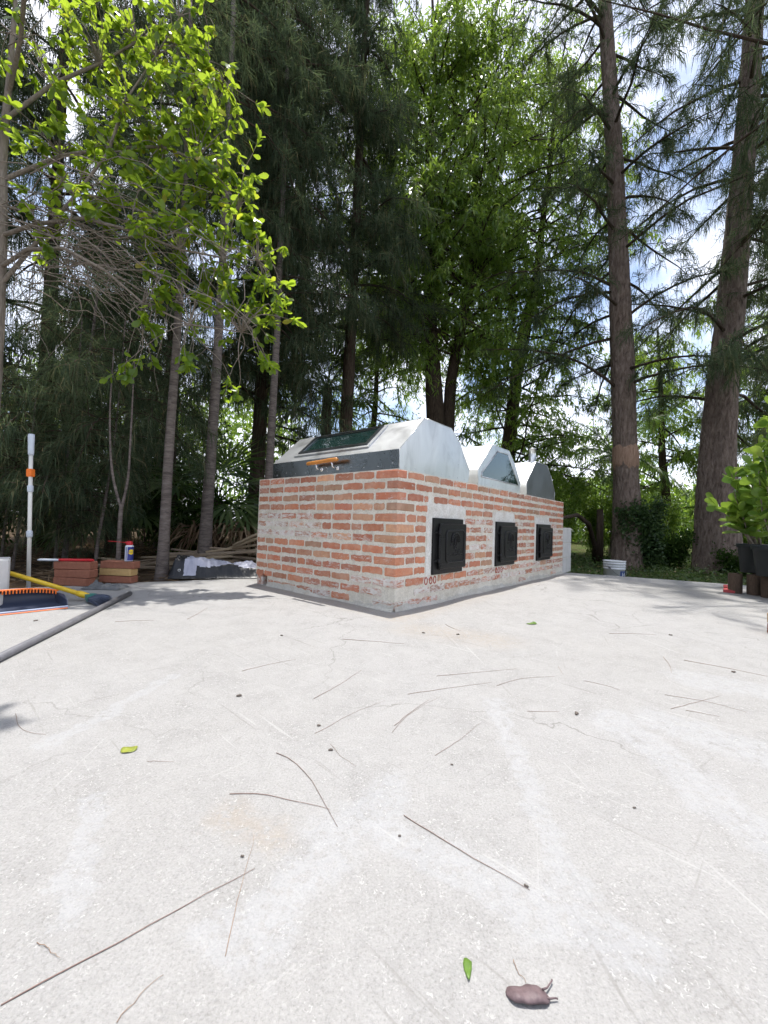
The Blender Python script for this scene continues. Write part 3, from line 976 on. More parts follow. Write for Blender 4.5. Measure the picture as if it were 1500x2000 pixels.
def trunk_object(parent, pts, rads, mat, rng, n=14, seg=0.18, rough=0.05, flare=0.25, name='trunk', ridge=0):
    """tapered trunk with uneven surface; pts in the parent's frame"""
    pts = np.asarray(pts, float); rads = np.asarray(rads, float)
    L = np.concatenate([[0], np.cumsum(np.linalg.norm(np.diff(pts, axis=0), axis=1))])
    k = max(6, int(L[-1] / seg))
    s = np.linspace(0, L[-1], k)
    P = np.stack([np.interp(s, L, pts[:, c]) for c in range(3)], -1)
    for _ in range(3):
        P[1:-1] = 0.25*P[:-2] + 0.5*P[1:-1] + 0.25*P[2:]
    R_ = np.interp(s, L, rads)
    R_ = R_ * (1 + flare * np.exp(-s / (rads[0] * 2.5)))
    V, T = np_tube(P, R_, n)
    V = V.reshape(k, n, 3)
    ph = rng.uniform(0, 6.28, 6)
    t = np.linspace(0, 2*np.pi, n, endpoint=False)
    f = 1 + rough * rng.normal(size=(k, n)) * 0.5
    f += rough * (np.sin(3*t[None] + ph[0] + s[:, None]*0.7) + 0.7*np.sin(5*t[None] + ph[1] - s[:, None]*0.5))
    if ridge: f += ridge * np.sin(9*t[None] + ph[2] + 1.5*np.sin(s[:, None]*1.1)) + ridge * 0.8 * rng.normal(size=(1, n))
    V = P[:, None] + (V - P[:, None]) * f[..., None]
    me = big_mesh(name, V.reshape(-1, 3), T, mat, smooth=True)
    return add(name, me, parent)

def grow(trunk, rng, zlo, zhi, nb, blen, elev, sag, prof=None, az=None, k=7):
    """limbs leaving a trunk; returns polylines (nb,k,3)"""
    tp = np.asarray(trunk, float)[:, :3]
    out = []
    for i in range(nb):
        u = (i + rng.uniform(0, 1)) / nb
        z = zlo + (zhi - zlo) * u
        b0 = np.array([np.interp(z, tp[:, 2], tp[:, 0]), np.interp(z, tp[:, 2], tp[:, 1]), z])
        a = rng.uniform(0, 2*np.pi) if az is None else rng.uniform(*az)
        e = rad(rng.uniform(*elev))
        L = blen * (prof(u) if prof else 1) * rng.uniform(0.65, 1.15)
        d = np.array([math.cos(a)*math.cos(e), math.sin(a)*math.cos(e), math.sin(e)])
        pts = [b0]
        for j in range(k - 1):
            d = d + np.array([rng.normal()*0.10, rng.normal()*0.10, -sag + rng.normal()*0.06])
            d = d / np.linalg.norm(d)
            pts.append(pts[-1] + d * L / (k - 1))
        out.append(pts)
    return np.array(out)

def sample_poly(B, rng, n, lo=0.25, hi=1.0):
    """n random points on each polyline: positions and tangents"""
    nb, k, _ = B.shape
    t = rng.uniform(lo, hi, (nb, n)) * (k - 1) * 0.9999
    i = np.minimum(t.astype(int), k - 2); f = (t - i)[..., None]
    r_ = np.arange(nb)[:, None]
    p = B[r_, i] * (1 - f) + B[r_, i + 1] * f
    d = nrm(B[r_, i + 1] - B[r_, i])
    return p.reshape(-1, 3), d.reshape(-1, 3)

DOWN = np.array([0, 0, -1.0])

def needle_foliage(acc, wood, B, rng, ntw, twl, nn, L, w, droop, lo=0.2, side=0.8):
    """hanging tufts of needles on side twigs of the limbs"""
    p, d = sample_poly(B, rng, ntw, lo)
    n = len(p)
    td = nrm(d * 0.5 + rng.normal(size=(n, 3)) * np.array([side, side, 0.35]))
    tl = twl * rng.uniform(0.5, 1.2, (n, 1))
    p1 = p + td * tl * 0.55
    p2 = p1 + nrm(td * 0.6 + DOWN * 0.55) * tl * 0.45
    strips(wood, p, p1, p2, np.full(n, 0.012), rng)
    # needles along each twig
    t = rng.uniform(0.1, 1, (n, nn, 1))
    q = np.where(t < 0.55, p[:, None] + (p1 - p)[:, None] * (t / 0.55), p1[:, None] + (p2 - p1)[:, None] * ((t - 0.55) / 0.45))
    q = q.reshape(-1, 3)
    m = len(q)
    nd = nrm(np.repeat(td, nn, 0) * 0.55 + rng.normal(size=(m, 3)) * 0.42 + DOWN * 0.25)
    LL = L * rng.uniform(0.6, 1.25, (m, 1))
    q1 = q + nd * LL * 0.45
    q2 = q1 + nrm(nd * (1 - droop) + DOWN * droop) * LL * 0.55
    strips(acc, q, q1, q2, np.full(m, w), rng)

def limb_tubes(acc, B, r0, n=5):
    for k, pts in enumerate(B):
        rr = r0 * np.linspace(1, 0.18, len(pts))
        acc.add(*np_tube(pts, rr, n))

M['bark_pine'] = bark_mat('fissured_brown_bark', (0.045, 0.032, 0.026), (0.27, 0.205, 0.17), (0.44, 0.37, 0.32), 20, 5.5, 1.0, 0.08)
M['bark_pale'] = bark_mat('pale_ringed_bark', (0.06, 0.05, 0.045), (0.18, 0.15, 0.135), (0.29, 0.255, 0.235), 9, 38, 0.7, 0.008)
M['bark_dark'] = bark_mat('dark_bark', (0.025, 0.018, 0.013), (0.075, 0.055, 0.04), (0.14, 0.105, 0.08), 30, 6, 0.8, 0.015)
M['bark_grey'] = bark_mat('grey_twig_bark', (0.16, 0.13, 0.105), (0.29, 0.245, 0.20), (0.40, 0.35, 0.30), 60, 10, 0.4, 0.004)
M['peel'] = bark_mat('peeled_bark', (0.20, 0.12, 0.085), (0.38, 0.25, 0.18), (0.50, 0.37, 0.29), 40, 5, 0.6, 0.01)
M['needle'] = leaf_mat('pine_needles', [(0, (0.036, 0.055, 0.038)), (0.5, (0.068, 0.095, 0.060)), (0.85, (0.115, 0.145, 0.085)), (1, (0.19, 0.15, 0.085))], (0.16, 0.22, 0.08), 0.38, 0.6, 0)
M['acacia'] = leaf_mat('acacia_leaves', [(0, (0.065, 0.12, 0.025)), (0.5, (0.10, 0.18, 0.035)), (0.85, (0.16, 0.24, 0.045)), (1, (0.25, 0.31, 0.06))], (0.46, 0.66, 0.07), 0.52, 0.34, 0.6)
M['bright'] = leaf_mat('glossy_bright_leaves', [(0, (0.055, 0.115, 0.022)), (0.5, (0.085, 0.165, 0.026)), (0.93, (0.15, 0.23, 0.03)), (1, (0.42, 0.30, 0.03))], (0.66, 0.86, 0.05), 0.6, 0.26, 0.6)
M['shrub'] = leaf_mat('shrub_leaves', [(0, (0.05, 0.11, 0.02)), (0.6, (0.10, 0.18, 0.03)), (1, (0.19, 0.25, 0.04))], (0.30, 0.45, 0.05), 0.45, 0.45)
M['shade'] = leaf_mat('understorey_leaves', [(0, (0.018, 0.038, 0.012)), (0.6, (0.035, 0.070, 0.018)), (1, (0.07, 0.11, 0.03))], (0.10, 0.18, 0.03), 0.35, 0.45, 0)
M['palm'] = leaf_mat('palm_leaflets', [(0, (0.03, 0.065, 0.025)), (0.6, (0.055, 0.10, 0.035)), (1, (0.11, 0.15, 0.05))], (0.18, 0.30, 0.05), 0.35, 0.4, 0.45)
M['deadleaf'] = leaf_mat('dead_leaves', [(0, (0.10, 0.065, 0.04)), (0.6, (0.20, 0.14, 0.09)), (1, (0.33, 0.25, 0.17))], (0.3, 0.2, 0.1), 0.2, 0.8, 0)
M['paddle'] = leaf_mat('paddle_leaves', [(0, (0.085, 0.17, 0.035)), (0.5, (0.13, 0.23, 0.04)), (1, (0.22, 0.32, 0.05))], (0.42, 0.60, 0.06), 0.45, 0.3, 0.5)

def as_local(pts, base):
    return [tuple(np.asarray(p[:3]) - base) for p in pts]

def pine(name, label, tr, seed, zlo, zhi, nb, blen, elev, sag, ntw, twl, nn, L, w, droop, bark, limb_r, cat='pine tree', group=None, prof=None, az=None, n=14, rough=0.05, ridge=0, flare=0.25, lo=0.2, needles=None, extra=None):
    rng = np.random.default_rng(seed)
    base = np.array([tr[0][0], tr[0][1], ground_z(tr[0][0], tr[0][1]) - 0.05])
    t = thing(name, label, cat, tuple(base), 0, group)
    tr = [(tr[0][0], tr[0][1], base[2], tr[0][3])] + list(tr[1:]) if tr[0][2] > base[2] else list(tr)
    loc = as_local(tr, base)
    trunk_object(t, loc, [p[3] for p in tr], bark, rng, n, 0.15, rough, flare, ridge=ridge)
    tl = np.array(loc)
    B = grow(tl, rng, zlo, zhi, nb, blen, elev, sag, prof, az)
    if extra is not None: B = np.concatenate([B, extra - base])
    wood, fol = Acc(), Acc()
    limb_tubes(wood, B, limb_r)
    needle_foliage(fol, wood, B, rng, ntw, twl, nn, L, w, droop, lo)
    add('branches', wood.mesh('branches', M['bark_dark'], True), t)
    add('crown', fol.mesh('crown', needles or M['needle']), t)
    return t

# ------------------------------------------------------------------ two big pines on the right
R1 = [(5.44,9.00,-0.25,0.300), (5.40,9.00,1.05,0.275), (5.34,9.00,2.19,0.240), (5.23,9.00,4.49,0.228), (5.12,9.00,6.84,0.201), (4.99,9.00,9.22,0.174), (4.85,9.00,11.02,0.157), (4.71,9.00,12.86,0.140), (4.52,9.00,15.96,0.100), (4.37,9.00,19.13,0.04)]
R2 = [(6.99,8.50,-0.2,0.39), (6.95,8.50,1.08,0.335), (6.96,8.50,2.16,0.312), (7.08,8.50,3.80,0.275), (7.25,8.50,5.45,0.235), (7.42,8.50,7.69,0.206), (7.60,8.50,9.97,0.185), (7.74,8.50,12.28,0.160), (7.90,8.50,15.23,0.12), (8.00,8.50,18.47,0.04)]
big1 = pine('pine_tree', 'tall straight pine with a pale peeled band, behind the far end of the grill', R1, 21, 3.8, 18.5, 64, 3.1, (-5, 35), 0.10, 15, 0.66, 36, 0.32, 0.011, 0.75, M['bark_pine'], 0.038, n=26, rough=0.035, ridge=0.035, flare=0.2, group='big pines on the right',
            prof=lambda u: 1.0 - 0.35*u)
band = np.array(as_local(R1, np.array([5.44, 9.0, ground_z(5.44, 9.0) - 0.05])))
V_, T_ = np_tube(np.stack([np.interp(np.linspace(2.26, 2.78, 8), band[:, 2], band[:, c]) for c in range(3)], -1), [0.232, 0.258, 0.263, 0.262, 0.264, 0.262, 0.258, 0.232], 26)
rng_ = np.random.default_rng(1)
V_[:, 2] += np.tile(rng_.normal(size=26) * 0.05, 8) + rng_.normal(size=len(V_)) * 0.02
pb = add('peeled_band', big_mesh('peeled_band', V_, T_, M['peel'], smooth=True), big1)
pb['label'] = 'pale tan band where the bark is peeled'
pine('pine_tree', 'thickest pine trunk, leaning behind the potted shrub at the right', R2, 22, 3.4, 18, 64, 3.1, (-5, 35), 0.11, 15, 0.66, 36, 0.32, 0.011, 0.75, M['bark_pine'], 0.040, n=28, rough=0.04, ridge=0.04, flare=0.25, group='big pines on the right',
     prof=lambda u: 1.0 - 0.3*u)

# ------------------------------------------------------------------ acacias in the middle
def leafy_tree(name, label, stems, seed, nb, blen, elev, sag, ntw, twl, nl, L, w, mat, bark, limb_r, cat='tree', zlo=3.5, zhi=14, group=None, droop=0.7, fn=quick, n=12):
    rng = np.random.default_rng(seed)
    s0 = stems[0]
    base = np.array([s0[0][0], s0[0][1], ground_z(s0[0][0], s0[0][1]) - 0.05])
    t = thing(name, label, cat, tuple(base), 0, group)
    wood, fol = Acc(), Acc()
    for k, st in enumerate(stems):
        loc = as_local(st, base)
        trunk_object(t, loc, [p[3] for p in st], bark, rng, n if k == 0 else 10, 0.2, 0.05, 0.2 if k == 0 else 0.0, 'trunk' if k == 0 else 'limb')
        tl = np.array(loc)
        a, c = max(zlo, tl[0, 2] + 0.5), min(zhi, tl[-1, 2])
        m = max(4, int(nb * (c - a) / (zhi - zlo)))
        B = grow(tl, rng, a, c, m, blen, elev, sag, lambda u: 1 - 0.3*u)
        limb_tubes(wood, B, limb_r)
        p, d = sample_poly(B, rng, ntw, 0.2)
        q = len(p)
        td = nrm(d * 0.5 + rng.normal(size=(q, 3)) * np.array([0.8, 0.8, 0.5]))
        tl_ = twl * rng.uniform(0.5, 1.2, (q, 1))
        p1 = p + td * tl_ * 0.5
        p2 = p1 + nrm(td + DOWN * 0.5) * tl_ * 0.5
        strips(wood, p, p1, p2, np.full(q, 0.012), rng)
        tt = rng.uniform(0.15, 1.05, (q, nl, 1))
        lp = np.where(tt < 0.5, p[:, None] + (p1 - p)[:, None] * tt * 2, p1[:, None] + (p2 - p1)[:, None] * (tt - 0.5) * 2).reshape(-1, 3)
        m_ = len(lp)
        ld = nrm(np.repeat(td, nl, 0) * 0.35 + rng.normal(size=(m_, 3)) * 0.6 + DOWN * droop)
        fn(fol, lp + rng.normal(size=(m_, 3)) * 0.03, ld, L * rng.uniform(0.6, 1.2, m_), w * rng.uniform(0.7, 1.2, m_), rng)
    add('branches', wood.mesh('branches', M['bark_dark'], True), t)
    add('crown', fol.mesh('crown', mat), t)
    return t

A1 = [(1.39,11.00,-0.2,0.294), (1.38,11.00,2.38,0.256), (1.27,11.00,4.34,0.230), (1.14,11.00,5.76,0.192), (1.05,11.00,7.19,0.141), (1.10,11.00,8.92,0.115), (0.94,11.00,10.96,0.090), (1.05,11.00,13.18,0.064), (0.91,11.00,15.42,0.038)]
A1b = [(1.75,11.20,-0.2,0.240), (1.69,11.20,3.13,0.185), (1.74,11.20,4.71,0.156), (2.05,11.20,6.46,0.129), (2.26,11.20,7.93,0.103), (2.32,11.20,10.00,0.077), (2.20,11.20,11.94,0.051), (2.37,11.20,13.91,0.032)]
A1c = [(1.15,11.00,5.48,0.154), (0.52,11.00,6.88,0.129), (-0.08,11.00,7.87,0.097), (-0.47,11.00,9.02,0.064), (-0.73,11.00,10.47,0.039)]
leafy_tree('acacia_tree', 'forked tree with light green leaves straight behind the nearest hood', [A1, A1b, A1c], 31, 104, 3.1, (-18, 50), 0.09, 16, 0.85, 25, 0.17, 0.040, M['acacia'], M['bark_dark'], 0.035, zlo=5.4, zhi=15)
A2 = [(3.73,12.50,-0.2,0.239), (3.81,12.50,3.33,0.210), (3.98,12.50,5.26,0.181), (4.17,12.50,6.72,0.166), (4.51,12.50,8.19,0.124), (4.71,12.50,10.34,0.096), (4.98,12.50,12.84,0.061), (5.02,12.50,15.36,0.034)]
leafy_tree('acacia_tree', 'slanting brown trunk with leafy crown behind the farthest hood', [A2], 32, 128, 3.3, (-20, 45), 0.10, 16, 0.9, 27, 0.17, 0.040, M['acacia'], M['bark_dark'], 0.035, zlo=2.0, zhi=15)

A3 = [(9.6,13.6,-0.1,0.16), (9.5,13.6,1.5,0.13), (9.3,13.6,3.2,0.11), (9.25,13.6,5.0,0.08), (9.1,13.6,7.5,0.03)]
leafy_tree('acacia_tree', 'lower leafy tree filling the gap between the two big trunks', [A3], 33, 46, 2.3, (-20, 45), 0.10, 16, 0.8, 26, 0.17, 0.042, M['acacia'], M['bark_dark'], 0.03, zlo=1.0, zhi=7.4)
A5 = [(-0.6,13.4,-0.1,0.15), (-0.55,13.4,2.0,0.12), (-0.4,13.4,4.5,0.09), (-0.35,13.4,8.0,0.03)]
leafy_tree('acacia_tree', 'loose leafy tree glimpsed left of the forked trunk, above the nearest hood', [A5], 35, 40, 2.5, (-25, 40), 0.10, 14, 0.8, 24, 0.17, 0.042, M['acacia'], M['bark_dark'], 0.03, zlo=2.0, zhi=7.8)
A4 = [(12.3,12.6,-0.1,0.16), (12.2,12.6,2.0,0.13), (12.2,12.6,5.0,0.09), (12.1,12.6,9.0,0.03)]
leafy_tree('acacia_tree', 'leafy tree behind the thickest trunk at the right edge', [A4], 34, 40, 2.3, (-20, 45), 0.10, 14, 0.8, 24, 0.17, 0.042, M['acacia'], M['bark_dark'], 0.03, zlo=1.5, zhi=8.8)

# ------------------------------------------------------------------ slender pines on the left
P1 = [(-2.24,4.15,-0.08,0.060), (-2.23,4.15,0.34,0.052), (-2.23,4.15,0.92,0.047), (-2.22,4.15,1.60,0.043), (-2.20,4.15,2.25,0.039), (-2.19,4.15,3.00,0.033), (-2.19,4.15,3.98,0.026), (-2.20,4.15,5.26,0.022), (-2.25,4.15,6.96,0.013)]
P2 = [(-2.32,5.30,-0.08,0.088), (-2.31,5.30,0.69,0.074), (-2.29,5.30,1.50,0.066), (-2.27,5.30,2.31,0.060), (-2.26,5.30,3.13,0.055), (-2.25,5.30,4.24,0.046), (-2.25,5.30,5.65,0.038), (-2.25,5.30,7.29,0.032), (-2.31,5.30,9.48,0.018)]
P3 = [(-1.77,6.20,-0.08,0.077), (-1.78,6.20,1.36,0.063), (-1.76,6.20,2.47,0.056), (-1.74,6.20,3.51,0.049), (-1.74,6.20,5.13,0.042), (-1.74,6.20,7.20,0.032), (-1.79,6.20,9.73,0.018)]
G = 'slender pale pines beside the patio'
pine('pine_tree', 'slender pale ringed trunk rising directly left of the tarp', P1, 41, 5.2, 6.8, 7, 0.7, (-10, 40), 0.16, 12, 0.5, 34, 0.27, 0.0055, 0.8, M['bark_pale'], 0.014, n=12, rough=0.02, group=G, az=(0.3, 2.8))
pine('pine_tree', 'pale ringed trunk rising behind the black and silver tarp', P2, 42, 5.2, 9.3, 34, 1.4, (-10, 40), 0.15, 14, 0.6, 36, 0.33, 0.008, 0.85, M['bark_pale'], 0.018, n=12, rough=0.02, group=G, az=(0.4, 2.7))
pine('pine_tree', 'thin trunk just beyond the left corner of the nearest hood', P3, 43, 3.6, 9.6, 50, 1.3, (-10, 40), 0.15, 14, 0.6, 36, 0.33, 0.009, 0.85, M['bark_pale'], 0.018, n=12, rough=0.02, group=G, az=(0.4, 2.7))

SAP = [
 ('sapling', 'pale thin sapling leaning right, second from the left behind the brick stacks', [(-3.91,5.00,-0.16,0.034), (-3.88,5.00,0.38,0.030), (-3.83,5.00,0.95,0.028), (-3.78,5.00,1.52,0.023), (-3.74,5.00,2.29,0.019), (-3.68,5.00,3.20,0.014), (-3.63,5.00,4.38,0.010)]),
 ('sapling', 'leaning sapling stem between the spray can and the dustpan pole', [(-3.25,4.60,-0.12,0.020), (-3.22,4.60,0.35,0.018), (-3.16,4.60,0.76,0.016), (-3.10,4.60,1.34,0.011), (-3.06,4.60,2.05,0.009), (-3.04,4.60,2.88,0.007)]),
 ('sapling', 'thin stem close against the left side of a thicker pale sapling', [(-3.86,4.80,-0.12,0.020), (-3.84,4.80,0.38,0.018), (-3.81,4.80,0.87,0.015), (-3.76,4.80,1.42,0.013), (-3.71,4.80,2.10,0.009), (-3.69,4.80,2.96,0.007)]),
 ('sapling', 'thin sapling stem directly behind the upright dustpan pole', [(-3.99,4.40,-0.1,0.017), (-3.95,4.40,0.39,0.015), (-3.90,4.40,0.83,0.014), (-3.86,4.40,1.39,0.010), (-3.83,4.40,2.07,0.008)]),
 ('sapling', 'leftmost thin sapling stem, at the edge of the picture', [(-4.86,5.20,-0.1,0.018), (-4.83,5.20,0.54,0.016), (-4.80,5.20,1.07,0.013), (-4.76,5.20,1.93,0.009)]),
]
for k, (nm, lb, tr) in enumerate(SAP):
    top = tr[-1][2]
    pine(nm, lb, tr, 50 + k, 0.7, top, 22, 1.0, (-5, 45), 0.17, 9, 0.45, 28, 0.28, 0.006, 0.7, M['bark_pale'], 0.008, 'sapling', 'saplings behind the brick stacks', n=8, rough=0.02)

# forked bare sapling behind the spray can
fs = thing('sapling', 'bare pale sapling forking low, right behind the red-capped spray can', 'sapling', (-2.56, 3.95, -0.08), 0, 'saplings behind the brick stacks')
fb = np.array([-2.56, 3.95, -0.08])
rng = np.random.default_rng(5)
trunk_object(fs, as_local([(-2.56,3.95,-0.09), (-2.56,3.95,0.34), (-2.56,3.95,0.64), (-2.555,3.95,0.72)], fb), [0.024, 0.021, 0.019, 0.017], M['bark_pale'], rng, 8, 0.06, 0.03, 0.2)
for st in ([(-2.56,3.95,0.69), (-2.64,3.95,0.89), (-2.69,3.95,1.19), (-2.72,3.95,1.64), (-2.71,3.95,2.25)], [(-2.55,3.95,0.69), (-2.50,3.95,0.94), (-2.50,3.95,1.24), (-2.50,3.95,1.75), (-2.50,3.95,2.15)]):
    trunk_object(fs, as_local(st, fb), [0.0145, 0.012, 0.010, 0.008, 0.004], M['bark_pale'], rng, 7, 0.08, 0.05, 0, 'limb')

# ------------------------------------------------------------------ dense dark pines that close the left and the middle
def straight(x, y, h, r, lean=0.0):
    return [(x, y, -0.15, r), (x + lean*0.2, y, h*0.2, r*0.85), (x + lean*0.5, y, h*0.5, r*0.6), (x + lean*0.8, y, h*0.8, r*0.35), (x + lean, y, h, r*0.12)]
DARK = [
 ('dense dark pine with hanging needles, left of the light green forked tree', -0.9, 8.6, 15, 0.16, 0.2, 4.2, 54, 1.8),
 ('dark drooping pine filling the gap above the nearest hood', -2.6, 8.2, 15, 0.16, 0.1, 2.2, 60, 2.0),
 ('tall dark pine behind the two pale ringed trunks', -4.3, 8.0, 15, 0.16, 0.0, 0.9, 60, 2.2),
 ('dark pine at the far left, behind the saplings', -6.3, 7.4, 14, 0.15, 0.0, 0.7, 56, 2.2),
 ('low dense dark pine closing the left edge of the picture', -7.2, 5.6, 11, 0.13, 0.0, 0.6, 46, 2.0),
]
first_dark = []
for k, (lb, x, y, h, r, ln, zl, nb, bl) in enumerate(DARK):
    first_dark.append(pine('pine_tree', lb, straight(x, y, h, r, ln), 60 + k, zl, h, int(nb*1.15), bl*1.05, (-5, 40), 0.15, 15, 0.75, 38, 0.42, 0.012, 0.9, M['bark_dark'], 0.03, n=10, group='dense dark pines', prof=lambda u: 1.05 - 0.55*u))

def copy_tree(src, loc, rz, sc, label, group):
    r = src.copy(); COL.objects.link(r)
    r.location = loc; r.rotation_euler = (0, 0, rz); r.scale = (sc, sc, sc)
    r['label'] = label; r['group'] = group
    for ch in list(src.children):
        c = ch.copy(); COL.objects.link(c); c.parent = r
    return r
copy_tree(first_dark[2], (-7.0, 11.0, -0.2), 1.9, 1.0, 'shadowy pine seen between trunks behind the far left saplings', 'dense dark pines')
copy_tree(first_dark[0], (-3.6, 11.5, -0.2), 0.8, 1.05, 'shadowy pine seen in the gap behind the pale ringed trunks', 'dense dark pines')
copy_tree(first_dark[3], (11.5, 11.0, -0.1), 0.4, 1.0, 'distant pine beyond the thickest trunk at the right edge', 'dense dark pines')
# pines on the camera's side of the patio: seen only as reflections in metal and glass
for k, (x, y, s_, rz) in enumerate([(-9, -6, 0.8, 0), (-3, -15, 0.9, 1), (6, -16, 0.8, 2), (14, -11, 0.8, 4), (-6.6, 1.6, 0.8, 5), (-6.6, -2.0, 0.8, 1.3)]):
    copy_tree(first_dark[k % 5], (x, y, -0.2), rz, s_, 'pine mirrored in the hood windows, standing on the near side of the patio', 'pines mirrored in the hoods')

# pine just outside the right edge: its low boughs hang into the top corner and shade the patio
SH = [(6.9, 5.0, -0.2, 0.26), (6.85, 5.0, 3.0, 0.22), (6.8, 5.0, 8.0, 0.16), (6.8, 5.0, 13.0, 0.05)]
pine('pine_tree', 'pine outside the right edge whose needles hang into the top right corner', SH, 71, 6.3, 12.5, 40, 3.7, (-2, 25), 0.07, 17, 0.8, 36, 0.38, 0.010, 0.8, M['bark_pine'], 0.035, n=14, group='big pines on the right', prof=lambda u: 1.1 - 0.4*u)

# ------------------------------------------------------------------ bright leaved tree reaching in from the left
def bright_tree():
    rng = np.random.default_rng(77)
    base = np.array([-3.10, 3.10, ground_z(-3.1, 3.1) - 0.05])
    FS = 1.2
    t = thing('broadleaf_tree', 'tree at the left edge with bright glossy leaves and tangled bare twigs', 'tree', (base[0]*FS, base[1]*FS, 0.597 + FS*(base[2] - 0.597)))
    t.scale = (FS, FS, FS)
    trk = [(-3.10,3.10,-0.09,0.060), (-3.04,3.10,0.99,0.050), (-3.03,3.10,1.78,0.046), (-3.04,3.10,2.35,0.042), (-3.05,3.10,2.88,0.038), (-3.08,3.10,3.41,0.030), (-3.06,3.10,4.03,0.020), (-3.05,3.10,4.9,0.011)]
    trunk_object(t, as_local(trk, base), [p[3] for p in trk], M['bark_grey'], rng, 10, 0.12, 0.05, 0.2)
    limbs = [
        [(-3.04,3.10,2.35), (-2.75,3.08,2.70), (-2.45,3.05,3.05), (-2.25,3.1,3.45), (-2.15,3.1,3.85), (-1.95,3.15,4.3), (-1.8,3.2,4.7)],
        [(-3.05,3.10,2.75), (-2.7,3.0,2.78), (-2.3,2.95,2.80), (-1.95,2.95,2.72), (-1.6,3.0,2.62), (-1.3,3.05,2.6), (-1.05,3.1,2.62)],
        [(-3.06,3.10,3.2), (-2.7,3.2,3.5), (-2.3,3.25,3.62), (-1.9,3.2,3.6), (-1.6,3.2,3.5), (-1.4,3.2,3.3), (-1.25,3.2,3.1)],
        [(-3.06,3.10,3.7), (-2.8,3.2,4.1), (-2.5,3.3,4.4), (-2.2,3.3,4.6), (-1.9,3.3,4.6), (-1.6,3.3,4.45), (-1.45,3.25,4.2)],
        [(-3.04,3.10,2.5), (-2.7,2.95,2.55), (-2.35,2.85,2.5), (-2.05,2.85,2.35), (-1.8,2.9,2.15), (-1.5,3.0,2.05), (-1.15,3.1,2.05)],
        [(-3.06,3.10,3.9), (-2.8,2.9,4.1), (-2.5,2.6,4.15), (-2.1,2.35,4.15), (-1.7,2.1,4.05), (-1.3,1.9,3.95), (-0.95,1.7,3.9)],
    ]
    LB = np.array(limbs)
    wood = Acc()
    for L_ in LB:
        wood.add(*np_tube(L_ - base, np.linspace(0.017, 0.004, 7), 6))
    # leaf clumps: centre, radius, number of twigs
    clumps = [((-2.75,3.2,4.45), .50, 34), ((-2.35,3.3,4.65), .45, 30), ((-1.95,3.3,4.5), .45, 36), ((-1.62,3.25,4.25), .28, 18), ((-1.55,3.2,3.75), .34, 26), ((-1.95,3.2,3.85), .42, 34),
              ((-2.35,3.2,3.7), .42, 28), ((-2.75,3.1,3.6), .40, 22), ((-1.38,3.2,3.3), .30, 26), ((-1.75,3.1,3.2), .36, 26), ((-2.1,3.0,3.05), .34, 18), ((-1.12,3.1,2.68), .23, 24), ((-1.35,3.1,2.85), .25, 20),
              ((-1.55,3.0,2.62), .28, 22), ((-1.85,2.95,2.7), .28, 16), ((-0.98,3.1,2.38), .20, 20), ((-1.2,3.05,2.25), .22, 18), ((-1.5,3.0,2.2), .22, 16), ((-1.72,2.9,1.92), .13, 7), ((-1.50,2.95,1.74), .10, 6),
              ((-1.93,2.9,1.62), .09, 6), ((-0.93,3.1,1.80), .10, 7), ((-0.90,3.1,2.10), .11, 8), ((-1.18,3.1,1.56), .07, 4), ((-0.85,1.62,3.85), .15, 7), ((-2.1,2.3,4.1), .3, 8), ((-2.55,3.0,2.95), .32, 12), ((-2.3,3.0,2.6), .25, 8)]
    LP, LD = [], []
    for c, r_, n in clumps:
        c = np.array(c)
        for k in range(int(n*(1.15 if c[2] > 2.9 else 0.75))):
            e = c + rng.normal(size=3) * r_ * 0.62 * np.array([1, 0.6, 1])
            flat = LB[:, 1:].reshape(-1, 3)
            j = np.argmin(np.linalg.norm(flat - e, axis=1) + rng.uniform(0, 0.25, len(flat)))
            s = flat[j]
            m1 = s * 0.6 + e * 0.4 + np.array([rng.normal()*0.05, rng.normal()*0.05, 0.10 + rng.normal()*0.06]) * (0.6 if r_ > .15 else 1.5)
            m2 = s * 0.25 + e * 0.75 + np.array([rng.normal()*0.04, rng.normal()*0.04, 0.07 + rng.normal()*0.05])
            P = np.array([s, m1, m2, e])
            tt = np.linspace(0, 1, 8)
            Q = np.stack([np.interp(tt, [0, .4, .75, 1], P[:, a]) for a in range(3)], -1)
            for _ in range(2): Q[1:-1] = .25*Q[:-2] + .5*Q[1:-1] + .25*Q[2:]
            wood.add(*np_tube(Q - base, np.linspace(0.0045, 0.0016, 8), 4))
            d = nrm(e - m2)
            nl = rng.integers(8, 16)
            for q in range(nl):
                u = rng.uniform(0.0, 1.0) ** 0.6
                p = m2 + (e - m2) * u
                ld = nrm(d * rng.uniform(0.2, 0.9) + rng.normal(size=3) * np.array([0.6, 0.6, 0.45]) + np.array([0, 0, -0.05]))
                LP.append(p); LD.append(ld)
    # bare tangled twigs arching over to the right
    for k in range(90):
        z0 = rng.uniform(2.35, 3.1)
        s = np.array([-3.0 + rng.uniform(0, 0.75), 3.0 + rng.normal()*0.12, z0])
        reach = rng.uniform(0.5, 1.55)
        if k % 3 == 0: reach *= 0.6
        e = s + np.array([reach, rng.normal()*0.2, -rng.uniform(0.1, 0.75) * min(1.0, reach)])
        Q = np.array([s + (e - s) * u + np.array([0, 0, 1]) * (0.35 * reach * u * (1 - u) * rng.uniform(0.3, 1.6)) for u in np.linspace(0, 1, 10)])
        Q += np.cumsum(rng.normal(size=Q.shape) * 0.016, axis=0)
        wood.add(*np_tube(Q - base, np.linspace(0.0050, 0.0016, 10), 4))
